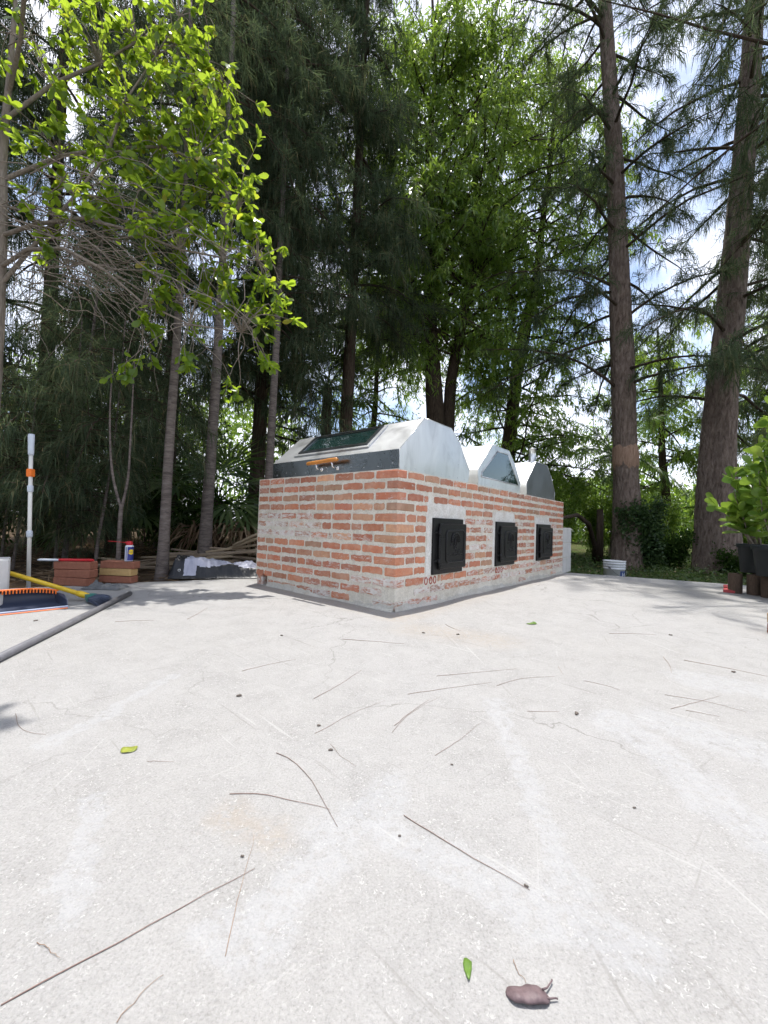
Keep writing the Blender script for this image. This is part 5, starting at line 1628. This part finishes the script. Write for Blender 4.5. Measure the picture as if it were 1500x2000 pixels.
def text_mesh(body, size):
    cu = bpy.data.curves.new('lettering', 'FONT'); cu.body = body; cu.size = size; cu.align_x = 'CENTER'; cu.fill_mode = 'FRONT'
    to = bpy.data.objects.new('lettering', cu); COL.objects.link(to)
    dg = bpy.context.evaluated_depsgraph_get()
    me = bpy.data.meshes.new_from_object(to.evaluated_get(dg))
    bpy.data.objects.remove(to); me.name = 'lettering'
    return me
me = text_mesh('WD-40', 0.0175)
for v in me.vertices:
    s, z = v.co.x + 0.016, v.co.y
    v.co = (0.0348*math.cos(front + s/0.0348), 0.0348*math.sin(front + s/0.0348), 0.077 + z)
me.materials.clear(); me.materials.append(M['canblue'])
add('lettering', me, sh_)
b = MB(); b.lathe([(0.022, 0.140), (0.0255, 0.143), (0.0265, 0.158), (0.025, 0.170), (0.018, 0.178), (0.0, 0.180)], 20)
b.cbox((-0.038, -0.010, 0.156), (-0.006, 0.008, 0.174), 0.004)
cap_ = b.build('cap', M['red'], can)
b = MB(); b.tube([(-0.036, -0.002, 0.166), (-0.175, -0.03, 0.176)], 0.0032, 6); b.build('straw', M['red'], cap_)

# crumpled rag and tarp
def crumple(name, nx, ny, lx, ly, hf, mats, mf, loc, rz, seed, parent=None):
    rng = np.random.default_rng(seed)
    V, F, MI = [], [], []
    for j in range(ny + 1):
        for i in range(nx + 1):
            u, v = i/nx, j/ny
            V.append((lx*(u - 0.5) + 0.35*lx/nx*rng.normal()*0.6, ly*(v - 0.5) + 0.35*ly/ny*rng.normal()*0.6, hf(u, v, rng)))
    for j in range(ny):
        for i in range(nx):
            a = j*(nx+1) + i
            F.append((a, a+1, a+nx+2, a+nx+1)); MI.append(mf((i+.5)/nx, (j+.5)/ny))
    me = bpy.data.meshes.new(name); me.from_pydata(V, [], F)
    for m in mats: me.materials.append(m)
    me.polygons.foreach_set('material_index', MI)
    me.polygons.foreach_set('use_smooth', [True]*len(F)); me.update()
    return add(name, me, parent, loc, (0, 0, rz))
def rag_h(u, v, r):
    e = min(u, 1-u, v, 1-v)
    return 0.003 + min(1, e*7) * (0.010*abs(math.sin(11*u + 4*v + math.sin(7*v))) + 0.012*abs(math.sin(17*v - 6*u + 2*math.sin(5*u))) + 0.006*math.sin(31*u + 23*v) + 0.008 + 0.030*math.exp(-((u-.2)**2 + (v-.6)**2)/.02)) + 0.002*r.random()
tag(crumple('rag', 44, 26, 0.30, 0.17, rag_h, [M['cloth']], lambda u, v: 0, (-2.27, 3.36, 0.0), rad(4), 3), 'crumpled dark grey rag lying in front of the paver stacks', 'rag')

tarp = thing('tarp', 'folded black and silver tarp heaped at the edge of the patio', 'tarp', (-1.70, 4.30, 0.0), rad(16))
def tarp_h(u, v, r):
    ridge = 0.155 - 0.035*u + 0.025*math.sin(6*u + 1) - 0.10*max(0, u - 0.82)/0.18
    s = min(1, v/0.26); s = s*s*(3 - 2*s)
    back = 1 - 0.25*max(0, v - 0.5)
    z = ridge*s*back + (0.014*math.sin(17*u + 6*v + 2*math.sin(9*v)) + 0.010*abs(math.sin(31*u - 14*v)) + 0.005*math.sin(67*u + 21*v) + 0.016*abs(math.sin(7*u - 11*v)))*s + 0.0012*r.random()
    e = min(u, 1-u)*14
    return 0.004 + z*min(1, 0.35 + e)
def tarp_m(u, v):
    front = 0.30 + 0.05*math.sin(14*u) + 0.16*max(0, u - 0.35)
    if u < 0.15: return 0
    if 0.15 <= u < 0.27 and 0.06 < v: return 1
    return 0 if v < front*0.62 else 1
crumple('tarp_sheet', 130, 60, 0.92, 0.46, tarp_h, [M['tarpblack'], M['tarpsilver']], tarp_m, (0, 0, 0), 0, 8, tarp)
b = MB(); b.tube([(-0.365 + 0.011*math.cos(t), -0.187, 0.085 + 0.011*math.sin(t)) for t in np.linspace(0, 6.4, 14)], 0.0032, 6, cap=False)
b.build('grommet', M['chrome'], tarp)

# scrap planks and sticks heaped behind the tarp
rp = random.Random(21)
for k in range(26):
    x = rp.uniform(-3.05, -1.35); y = rp.uniform(4.75, 6.0)
    L_ = rp.uniform(0.5, 1.3); w = rp.uniform(0.03, 0.075); th_ = rp.uniform(0.012, 0.028)
    z = gz(x, y) + 0.03 + 0.26*rp.random()*math.exp(-((x + 2.1)/0.8)**2)
    b = MB(); b.cbox((-L_/2, -w/2, 0), (L_/2, w/2, th_), 0.003, 0, None, 0.003)
    o = b.build('plank', M['plank'] if k % 3 else M['plank2'], None, (x, y, z), (rp.uniform(-0.3, 0.3), rp.uniform(-0.22, 0.10), rp.uniform(-0.35, 0.75)))
    tag(o, 'weathered scrap plank in the heap behind the tarp', 'plank', 'scrap planks heaped behind the tarp')
for k, (x0, z0, x1, z1) in enumerate([(-1.95, 0.26, -1.20, 0.62), (-2.05, 0.20, -1.22, 0.50), (-1.75, 0.16, -1.25, 0.40)]):
    b = MB(); b.tube([(x0, 5.3, z0), ((x0+x1)/2, 5.35, (z0+z1)/2 + 0.02), (x1, 5.4, z1)], [0.022, 0.02, 0.016], 7)
    tag(b.build('branch', M['plank2']), ('upper', 'middle', 'lowest')[k] + ' pale stick slanting up towards the left wall of the grill', 'branch', 'pale sticks leaning beside the grill')

# dead palm fronds slumped on the heap
def dead_frond(label, loc, rz, seed):
    rng = np.random.default_rng(seed)
    acc = Acc()
    n = 90
    a = rng.uniform(-1.4, 1.4, n)
    d = np.stack([np.cos(a)*0.9, np.sin(a), rng.normal(size=n)*0.3 - 0.25], -1)
    p = rng.normal(size=(n, 3))*np.array([0.10, 0.12, 0.05]) + np.array([0, 0, 0.42])
    blades(acc, p, nrm(d), rng.uniform(0.3, 0.62, n), rng.uniform(0.018, 0.035, n), rng, 0.9)
    acc.add(*np_tube(np.array([(-0.7, 0, 0.0), (-0.3, 0.02, 0.25), (0.02, 0, 0.42)]), np.array([0.02, 0.016, 0.012]), 6))
    o = add('dead_palm_frond', acc.mesh('dead_palm_frond', M['deadleaf']), None, loc, (0, 0, rz))
    tag(o, label, 'dead frond', 'dead palm fronds on the scrap heap')
dead_frond('brown dead frond right of the pale trunk behind the tarp', (-2.10, 6.1, 0.02), rad(-70), 1)
dead_frond('brown dead frond sagging between the two pale ringed trunks', (-2.75, 6.1, 0.02), rad(-110), 2)
dead_frond('tan dead frond high on the heap, behind the pale trunk', (-2.45, 6.45, 0.12), rad(-60), 3)

# ================================================================== things on the right
bk = thing('bucket', 'scuffed white plastic bucket standing just beyond the patio edge', 'bucket', (3.50, 6.15, -0.215), rad(20))
b = MB()
b.lathe([(0.0, 0.0), (0.128, 0.0), (0.132, 0.01), (0.142, 0.255), (0.150, 0.257), (0.150, 0.268), (0.143, 0.270), (0.1435, 0.295), (0.152, 0.297), (0.152, 0.306), (0.145, 0.309), (0.146, 0.330), (0.155, 0.333), (0.155, 0.343), (0.148, 0.346), (0.149, 0.368), (0.156, 0.372), (0.156, 0.380), (0.145, 0.380), (0.142, 0.30), (0.126, 0.012), (0.0, 0.012)], 40)
b.build('pail', M['bucket'], bk)
b = MB()
b.tube([(0.158*math.cos(t), 0.158*math.sin(t), 0.283 - 0.13*math.sin(max(0, min(1, (t - 3.45)/2.4))*math.pi)) for t in np.linspace(3.45, 5.85, 18)], 0.0028, 6)
for t in (3.45, 5.85): b.cbox((0.150*math.cos(t) - 0.014, 0.150*math.sin(t) - 0.014, 0.270), (0.150*math.cos(t) + 0.014, 0.150*math.sin(t) + 0.014, 0.296), 0.003)
b.build('bail', M['pipe'], bk)
vb = []
k = 10
for i in range(k + 1):
    a = -1.85 + 0.85*i/k
    vb += [(0.1375*math.cos(a), 0.1375*math.sin(a), 0.07), (0.1432*math.cos(a), 0.1432*math.sin(a), 0.235)]
b = MB(); b.addv(vb, [(2*i, 2*i+2, 2*i+3, 2*i+1) for i in range(k)]); lab = b.build('print', M['bucketblue'], bk)
me = text_mesh('H', 0.10)
for v in me.vertices:
    s, z = v.co.x, v.co.y
    a = -1.42 + s/0.143
    rr = 0.1385 + (0.1442 - 0.1385)*((0.145 + z) - 0.07)/0.165 + 0.001
    v.co = (rr*math.cos(a), rr*math.sin(a), 0.145 + z)
me.materials.clear(); me.materials.append(M['bucket'])
add('lettering', me, lab)

# log edging
le = thing('log_edging', 'row of short upright brown logs under the black pots', 'log edging', (3.75, 4.10, 0), 0)
rl = random.Random(4)
for k, (x, y) in enumerate([(-0.06, 0.16), (0.055, 0.07), (0.05, -0.10), (0.16, -0.05), (0.10, -0.22), (0.24, -0.18), (0.21, -0.33), (0.34, -0.30), (0.33, -0.46), (0.17, 0.12), (0.28, 0.0), (0.38, -0.12)]):
    r_ = rl.uniform(0.058, 0.066); h_ = 0.215 + rl.uniform(-0.012, 0.012)
    b = MB(); pr = [(r_*0.97, -0.01), (r_, 0.05), (r_*0.985, h_*0.6), (r_, h_ - 0.006), (r_ - 0.006, h_), (0.0, h_ + 0.002)]
    b.lathe(pr, 14); b.build('log', M['logwood'], le, (x, y, 0), (0, 0, rl.uniform(0, 6)))

# paddle leaf mesh shared by every leaf
def paddle_mesh():
    prof = [(0.0, 0.05), (0.12, 0.10), (0.35, 0.36), (0.6, 0.58), (0.82, 0.60), (0.95, 0.38), (1.0, 0.06)]
    V, T = [], []
    for x, w in prof:
        V += [(x, 0, -0.06*x*x), (x, w*0.5, 0.10*w - 0.06*x*x), (x, -w*0.5, 0.10*w - 0.06*x*x)]
    for k in range(len(prof) - 1):
        a, c = 3*k, 3*k + 3
        T += [(a, c, a+1), (a+1, c, c+1), (a, a+2, c), (a+2, c+2, c)]
    return big_mesh('leaf', V, T, M['paddle_leaf'], smooth=True)
def paddle_leaf_mat():
    m, nt, b, o = new_mat('paddle_leaf')
    oi = nt.nodes.new('ShaderNodeObjectInfo')
    col = ramp(nt, oi.outputs['Random'], [(0, (0.10, 0.20, 0.05)), (0.5, (0.17, 0.30, 0.055)), (1, (0.28, 0.39, 0.07))])
    nt.links.new(col, b.inputs['Base Color']); b.inputs['Roughness'].default_value = 0.28
    t = nt.nodes.new('ShaderNodeBsdfTranslucent'); nt.links.new(mixc(nt, 0.6, col, (0.45, 0.62, 0.06)), t.inputs['Color'])
    mx = nt.nodes.new('ShaderNodeMixShader'); mx.inputs['Fac'].default_value = 0.42
    nt.links.new(b.outputs[0], mx.inputs[1]); nt.links.new(t.outputs[0], mx.inputs[2]); nt.links.new(mx.outputs[0], o.inputs['Surface'])
    return m
M['paddle_leaf'] = paddle_leaf_mat()
PADDLE = paddle_mesh()
def potted(label, loc, pot_r, pot_h, stems, nleaf, seed, size=(0.085, 0.135), spread=0.10):
    rng = np.random.default_rng(seed)
    t = thing('potted_shrub', label, 'potted plant', loc, 0, 'potted shrubs at the right edge')
    b = MB()
    b.lathe([(0.0, 0.0), (pot_r*0.80, 0.0), (pot_r*0.82, 0.01), (pot_r*0.96, pot_h*0.86), (pot_r*1.03, pot_h*0.87), (pot_r*1.04, pot_h*0.99), (pot_r*1.01, pot_h), (pot_r*0.97, pot_h*0.99), (pot_r*0.93, pot_h*0.88)], 28)
    b.lathe([(pot_r*0.94, pot_h*0.88), (0.0, pot_h*0.90)], 28, mi=1)
    b.build('pot', [M['pot'], M['soil']], t)
    wood = Acc(); tips = []
    for e in stems:
        e = np.array(e, float); s = np.array([rng.normal()*0.03, rng.normal()*0.03, pot_h*0.88])
        Q = np.array([s + (e - s)*u + np.array([0, 0, 0.10*u*(1-u)]) for u in np.linspace(0, 1, 8)]) + np.cumsum(rng.normal(size=(8, 3))*0.008, axis=0)
        wood.add(*np_tube(Q, np.linspace(0.011, 0.004, 8), 6)); tips.append(Q)
    add('stems', wood.mesh('stems', M['bark_grey'], True), t)
    B = np.array(tips)
    per = max(1, nleaf // len(B))
    p, d = sample_poly(B, rng, per, 0.25, 1.0)
    for i in range(len(p)):
        q = nrm(d[i]*0.45 + rng.normal(size=3)*np.array([0.75, 0.75, 0.4]) + np.array([0, 0, 0.30]))
        o = add('leaf', PADDLE, t)
        up_ = Vector(nrm(rng.normal(size=3)*0.5 + np.array([0, 0, 1])))
        x = Vector(q); y = up_.cross(x).normalized(); z = x.cross(y)
        s = rng.uniform(*size)
        o.matrix_local = Matrix.Translation(Vector(p[i]) + x*0.012) @ Matrix((x, y, z)).transposed().to_4x4() @ Matrix.Diagonal((s, s, s, 1))
    return t
potted('small black pot with paddle-leaved shrub, behind the larger pot', (3.90, 4.25, 0.217), 0.155, 0.30,
       [(-0.30, -0.02, 0.82), (-0.24, 0.0, 1.0), (-0.18, -0.05, 0.72), (-0.30, 0.1, 0.70), (-0.12, -0.05, 1.15), (-0.05, 0.05, 0.9), (0.1, 0.1, 1.1), (-0.22, -0.12, 0.62), (-0.15, 0.05, 0.55)], 230, 1, (0.12, 0.175))
potted('large black pot with bright paddle-leaved shrub at the right edge', (3.78, 3.90, 0.217), 0.185, 0.29,
       [(-0.22, -0.05, 1.10), (-0.14, 0.05, 1.32), (0.0, -0.1, 1.50), (-0.20, -0.12, 0.85), (0.12, 0.0, 1.45), (-0.05, -0.15, 1.2), (0.15, -0.2, 1.1), (0.2, 0.15, 1.25), (-0.18, 0.0, 1.0), (-0.02, 0.0, 1.62), (0.0, -0.1, 0.8)], 280, 2, (0.12, 0.18))
potted('black potted shrub mostly outside the right edge, throwing leafy shade', (3.75, 3.28, 0.217), 0.185, 0.29,
       [(-0.35, -0.15, 0.95), (-0.42, 0.0, 1.10), (-0.1, -0.1, 1.4), (0.1, 0.1, 1.3), (-0.3, 0.1, 1.2)], 80, 3, (0.12, 0.17))
b = MB(); b.cbox((3.56, 3.10, 0), (3.95, 3.46, 0.214), 0.01, 0, None, 0.004)
tag(b.build('wood_block', M['logwood']), 'squared timber carrying the outermost pot at the right', 'timber')

# red edging pavers by the logs
for k, (x, y, rz) in enumerate([(4.02, 4.62, 0.9), (3.78, 4.34, 0.85)]):
    b = MB(); b.cbox((-0.10, -0.05, 0), (0.10, 0.05, 0.028), 0.006, 0, None, 0.004)
    tag(b.build('paver', M['redpaint'], None, (x - 0.10, y - 0.02, 0.001), (0, 0, rz)), ('farther red painted paver beside the log edging', 'nearer red painted paver beside the log edging')[k], 'paver', 'red pavers by the logs')
# stack at the extreme right edge
for k, (m, z) in enumerate([(M['paver_red'], 0.0), (M['paver_yel'], 0.066)]):
    b = MB(); b.cbox((-0.10, -0.05, 0), (0.10, 0.05, 0.064), 0.005, 0, None, 0.002)
    tag(b.build('paver', m, None, (2.49, 2.48, z), (0, 0, rad(-4))), ('red paver at the extreme right edge, under a buff one', 'buff paver at the extreme right edge, on a red one')[k], 'paver', 'pavers at the right edge')
# fence post and low branch beyond
b = MB(); b.tube([(5.33, 10.0, -0.15), (5.325, 10.0, 0.5), (5.32, 10.0, 1.14)], [0.085, 0.08, 0.075], 9)
tag(b.build('post', M['bark_dark']), 'short dark wooden post left of the peeled pine', 'post')
b = MB(); b.tube([(2.9, 7.7, 0.62), (3.5, 8.0, 0.84), (4.1, 8.6, 0.93), (4.7, 9.3, 0.75), (5.15, 9.9, 0.25), (5.3, 10.2, -0.2)], [0.018, 0.03, 0.045, 0.05, 0.055, 0.06], 7)
tag(b.build('fallen_branch', M['bark_dark']), 'dark bare branch jutting out behind the far end of the grill', 'branch')

# ================================================================== twigs, leaves and cones on the concrete
TW = [ [(-0.444,0.509), (-0.345,0.596), (-0.200,0.716)], [(-0.197,0.572), (-0.212,0.674), (-0.226,0.792)], [(-0.297,0.497), (-0.286,0.523), (-0.270,0.549)], [(-0.315,0.904), (-0.238,0.907), (-0.166,0.886), (-0.095,0.866)], [(-0.257,1.066), (-0.181,1.016), (-0.130,0.932), (-0.098,0.867), (-0.072,0.817)], [(0.062,0.855), (0.127,0.794), (0.201,0.738), (0.259,0.692)], [(-0.465,0.585), (-0.415,0.565)], [(-0.124,1.115), (-0.092,1.059), (-0.048,1.017)], [(-0.174,1.165), (-0.077,1.303), (0.024,1.396)], [(-0.218,1.391), (-0.149,1.509), (-0.068,1.685)], [(0.042,1.184), (0.075,1.269), (0.158,1.382), (0.222,1.444)], [(0.051,1.226), (0.120,1.342), (0.179,1.420)], [(0.153,1.075), (0.236,1.160), (0.314,1.259)], [(0.106,1.456), (0.267,1.523), (0.437,1.591)], [(0.231,1.637), (0.423,1.699), (0.588,1.749)], [(0.447,1.557), (0.576,1.650), (0.713,1.672)], [(-0.541,1.626), (-0.450,1.717), (-0.364,1.783)], [(-0.192,2.109), (-0.031,2.090), (0.124,2.062)], [(1.061,1.520), (1.178,1.476), (1.251,1.394)], [(0.998,1.403), (1.132,1.464), (1.265,1.526)], [(1.438,1.940), (1.566,1.849), (1.659,1.752)], [(-0.559,1.011), (-0.495,1.014)], [(-1.075,1.225), (-1.003,1.153), (-0.952,1.120), (-0.896,1.116)], [(-1.144,2.420), (-1.146,2.556), (-1.162,2.740)], [(1.372,1.986), (1.326,1.874), (1.253,1.759)], [(1.044,1.395), (1.086,1.372), (1.125,1.356)], [(0.490,1.349), (0.597,1.353)], [(1.340,2.397), (1.502,2.416), (1.617,2.407)], [(0.197,0.582), (0.201,0.563), (0.206,0.552)], [(0.783,1.798), (0.762,1.699)], [(-1.496,2.310), (-1.443,2.342), (-1.313,2.371)], [(0.816,1.637), (0.878,1.601), (0.911,1.555)], [(0.396,2.495), (0.427,2.401), (0.462,2.348)] ]
SPECIAL = {0: 'longest dark twig, running out of the picture at the lower left', 1: 'thin tan twig crossing the end of the longest twig', 2: 'short twig at the bottom edge, right of the longest twig',
           3: 'reddish brown twig ending against a curved twig', 4: 'curved dark twig touched by a reddish one', 5: 'thick straight dark twig lying right of the centre foreground', 22: 'hooked twig in the shadow patch at the left edge',
           28: 'pale thin twig next to the shrivelled purple leaf', 6: 'short stubby tan twig above the long lower left twig, near the left edge', 9: 'straight twig pointing at the near corner of the grill, left of centre',
           10: 'longer of two twigs lying almost parallel in mid patio', 11: 'shorter of two twigs lying almost parallel in mid patio', 13: 'lower of two long nearly level twigs before the grill corner', 14: 'upper of two long nearly level twigs before the grill corner',
           15: 'gently bent twig right of the two long level twigs', 16: 'slanting twig alone in the left half, below the grill', 17: 'level twig closest to the foot of the grill corner', 18: 'long arm of the crossed twigs at the right',
           19: 'short arm of the crossed twigs at the right', 20: 'long twig running out at the right edge above the crossed twigs', 21: 'short level twig right of the round yellow-green leaf', 23: 'twig lying in the dappled shade near the end of the pipe',
           24: 'short bent upright twig above the crossed twigs', 25: 'small twig just below the crossed twigs', 26: 'short level twig above the thick straight dark twig', 27: 'level twig in front of the bucket, far right of the patio',
           29: 'tiny upright twig right of the gently bent twig', 30: 'level twig left of centre, right of the pipe', 31: 'small curved twig between the bent twig and the crossed twigs', 32: 'tiny curled twig in front of the nearest iron door',
           8: 'slender twig left of a close pair, centre of the patio', 12: 'slender curved twig alone right of the close pair of twigs', 7: 'short kinked twig above the curved dark twig'}
rt_ = random.Random(8)
for k, pl in enumerate(TW):
    P = [Vector((x, y, 0)) for x, y in pl]
    n = 9
    Q = []
    seg = [0.0]
    for i in range(1, len(P)): seg.append(seg[-1] + (P[i] - P[i-1]).length)
    for i in range(n):
        s = seg[-1]*i/(n - 1)
        Q.append(Vector((np.interp(s, seg, [p.x for p in P]), np.interp(s, seg, [p.y for p in P]), 0)))
    for _ in range(2):
        for i in range(1, n - 1): Q[i] = Q[i-1]*0.25 + Q[i]*0.5 + Q[i+1]*0.25
    for i in range(n):
        Q[i] += Vector((rt_.uniform(-1, 1)*0.0018, rt_.uniform(-1, 1)*0.0018, 0.0009 + 0.0009*abs(math.sin(i*1.3 + k))))
    r_ = 0.0007 if k in (0, 3, 4, 5) else 0.0004
    if pl[0][1] > 1.2: r_ = 0.00055
    if pl[0][1] > 1.9: r_ = 0.0008
    c = Q[0].copy(); c.z = 0
    b = MB(); b.tube([q - c for q in Q], [r_*(1.25 - 0.7*i/(n-1)) for i in range(n)], 6)
    o = b.build('pine_twig', M['twig_tan'] if k in (1, 2, 6, 28) else M['twig'], None, c)
    tag(o, SPECIAL.get(k, 'thin dry pine twig lying loose on the pale concrete'), 'twig', 'dry pine twigs on the concrete')
CN = [(-0.473, 1.396), (-0.171, 1.209), (-0.121, 1.085), (1.549, 1.797), (-0.511, 2.139), (0.24, 2.278), (1.707, 2.406), (0.646, 1.342), (0.051, 0.796), (-0.233, 0.739), (-1.916, 2.279), (0.432, 2.269), (0.563, 0.899), (0.191, 1.038), (0.257, 0.698)]
for k, (x, y) in enumerate(CN):
    s = 0.0048 if y > 1.3 else 0.0032
    if k in (8, 9, 12, 13, 14): s = 0.0022
    b = MB()
    for q in range(4 if s > 0.003 else 2):
        b.lathe([(0.0, 0), (s*0.8, s*0.2), (s, s*0.6), (s*0.7, s*1.1), (0.0, s*1.3)], 7, (rt_.uniform(-1, 1)*s*1.3, rt_.uniform(-1, 1)*s*1.1, 0), smooth=False)
    tag(b.build('seed_cone', M['cone'], None, (x, y, 0.0005), (0, 0, rt_.uniform(0, 6))), 'tiny dark crumb of seed cone on the concrete', 'seed cone', 'seed cone crumbs on the concrete')

def flat_leaf(name, label, outline, mat, loc, rz, bow=0.004, cat='leaf'):
    """fallen leaf: outline in metres, slightly bowed, 0.6 mm thick"""
    n = len(outline)
    cx = sum(p[0] for p in outline)/n; cy = sum(p[1] for p in outline)/n
    R2_ = max(math.hypot(x - cx, y - cy) for x, y in outline)
    def zz(x, y): return 0.0012 + bow*(math.hypot(x - cx, y - cy)/R2_)**2 * (0.6 + 0.5*math.sin(3*math.atan2(y - cy, x - cx)))
    vs = [(cx, cy, zz(cx, cy) + 0.0006)] + [(cx + (x-cx)*0.55, cy + (y-cy)*0.55, zz(cx + (x-cx)*0.55, cy + (y-cy)*0.55) + 0.0006) for x, y in outline] + [(x, y, zz(x, y) + 0.0006) for x, y in outline] + [(x, y, zz(x, y)) for x, y in outline] + [(cx, cy, 0.0008)]
    fs = []
    for k in range(n):
        j = (k + 1) % n
        fs += [(0, 1+k, 1+j), (1+k, 1+n+k, 1+n+j, 1+j), (1+n+k, 1+2*n+k, 1+2*n+j, 1+n+j), (1+3*n, 1+2*n+j, 1+2*n+k)]
    b = MB(); b.addv(vs, fs, 0, True)
    return tag(b.build(name, mat, None, loc, (0, 0, rz)), label, cat)
oval = [(0.019*math.cos(t)*(1 + 0.06*math.sin(3*t)), 0.0155*math.sin(t)*(1 + 0.08*math.sin(2*t + 1))) for t in np.linspace(0, 6.283, 18, endpoint=False)]
flat_leaf('fallen_leaf', 'round yellow-green leaf lying on the left of the concrete', oval, M['leafyel'], (-0.632, 1.056, 0), 0.2)
flat_leaf('fallen_leaf', 'green pointed leaf on the concrete in front of the iron doors', [(-0.036, -0.012), (-0.02, -0.022), (0.01, -0.022), (0.034, -0.010), (0.036, 0.010), (0.028, 0.03), (0.005, 0.018), (-0.02, 0.002)], M['leafgreen'], (0.950, 2.585, 0), 0.1, 0.012)
flat_leaf('fallen_leaf', 'small bright green leaf close to the camera, beside the shrivelled leaf', [(-0.0035, -0.0145), (0.000, -0.009), (0.0045, 0.001), (0.0068, 0.009), (0.0035, 0.0125), (0.0005, 0.0150), (-0.003, 0.0145), (-0.0058, 0.008), (-0.0062, 0.0), (-0.005, -0.008)], M['leafgreen'], (0.1335, 0.566, 0), 0.05, 0.002)
# shrivelled leaf with two curled stalks
def shrivelled():
    t = thing('shrivelled_leaf', 'shrivelled purple-brown leaf with two curled stalks, nearest the camera', 'dead leaf', (0.203, 0.5375, 0), rad(-3))
    b = MB()
    cross = [(1.0, 0.0010), (0.75, 0.0035), (0.4, 0.0060), (0.05, 0.0076), (-0.35, 0.0083), (-0.7, 0.0080), (-0.93, 0.0066), (-1.0, 0.0046), (-0.92, 0.0028), (-0.72, 0.0016)]
    nu, nv = 18, len(cross) - 1
    vs, fs = [], []
    for i in range(nu + 1):
        u = -1 + 2*i/nu
        w = 0.0122*max(0.02, (1 - abs(u)**3.6))**0.5*(1 + 0.07*math.sin(4*u) + 0.03*math.sin(9*u + 1))
        for j, (v, z) in enumerate(cross):
            e = max(0.15, 1 - abs(u)**5)
            vs.append((0.0275*u, w*v + 0.0012*math.sin(4*u), 0.0008 + z*e*(1 + 0.12*math.sin(6*u + 2*v)) + 0.0004*math.sin(13*u + 7*v)))
    m = nv + 1
    for i in range(nu):
        for j in range(nv):
            fs.append((i*m+j, (i+1)*m+j, (i+1)*m+j+1, i*m+j+1))
    b.addv(vs, fs, 0, True)
    b.build('blade', M['pod'], t)
    for pts in ([(0.020, 0.005, 0.0055), (0.027, 0.008, 0.005), (0.032, 0.013, 0.005), (0.036, 0.017, 0.0045), (0.037, 0.019, 0.004)], [(0.022, -0.004, 0.005), (0.028, -0.003, 0.004), (0.034, -0.002, 0.004), (0.037, -0.0015, 0.003)]):
        b = MB(); b.tube(pts, [0.0014, 0.0011, 0.0009, 0.0010, 0.0012], 6) if len(pts) == 5 else b.tube(pts, [0.0014, 0.0011, 0.0009, 0.0010], 6)
        b.build('stalk', M['pod'], t)
shrivelled()
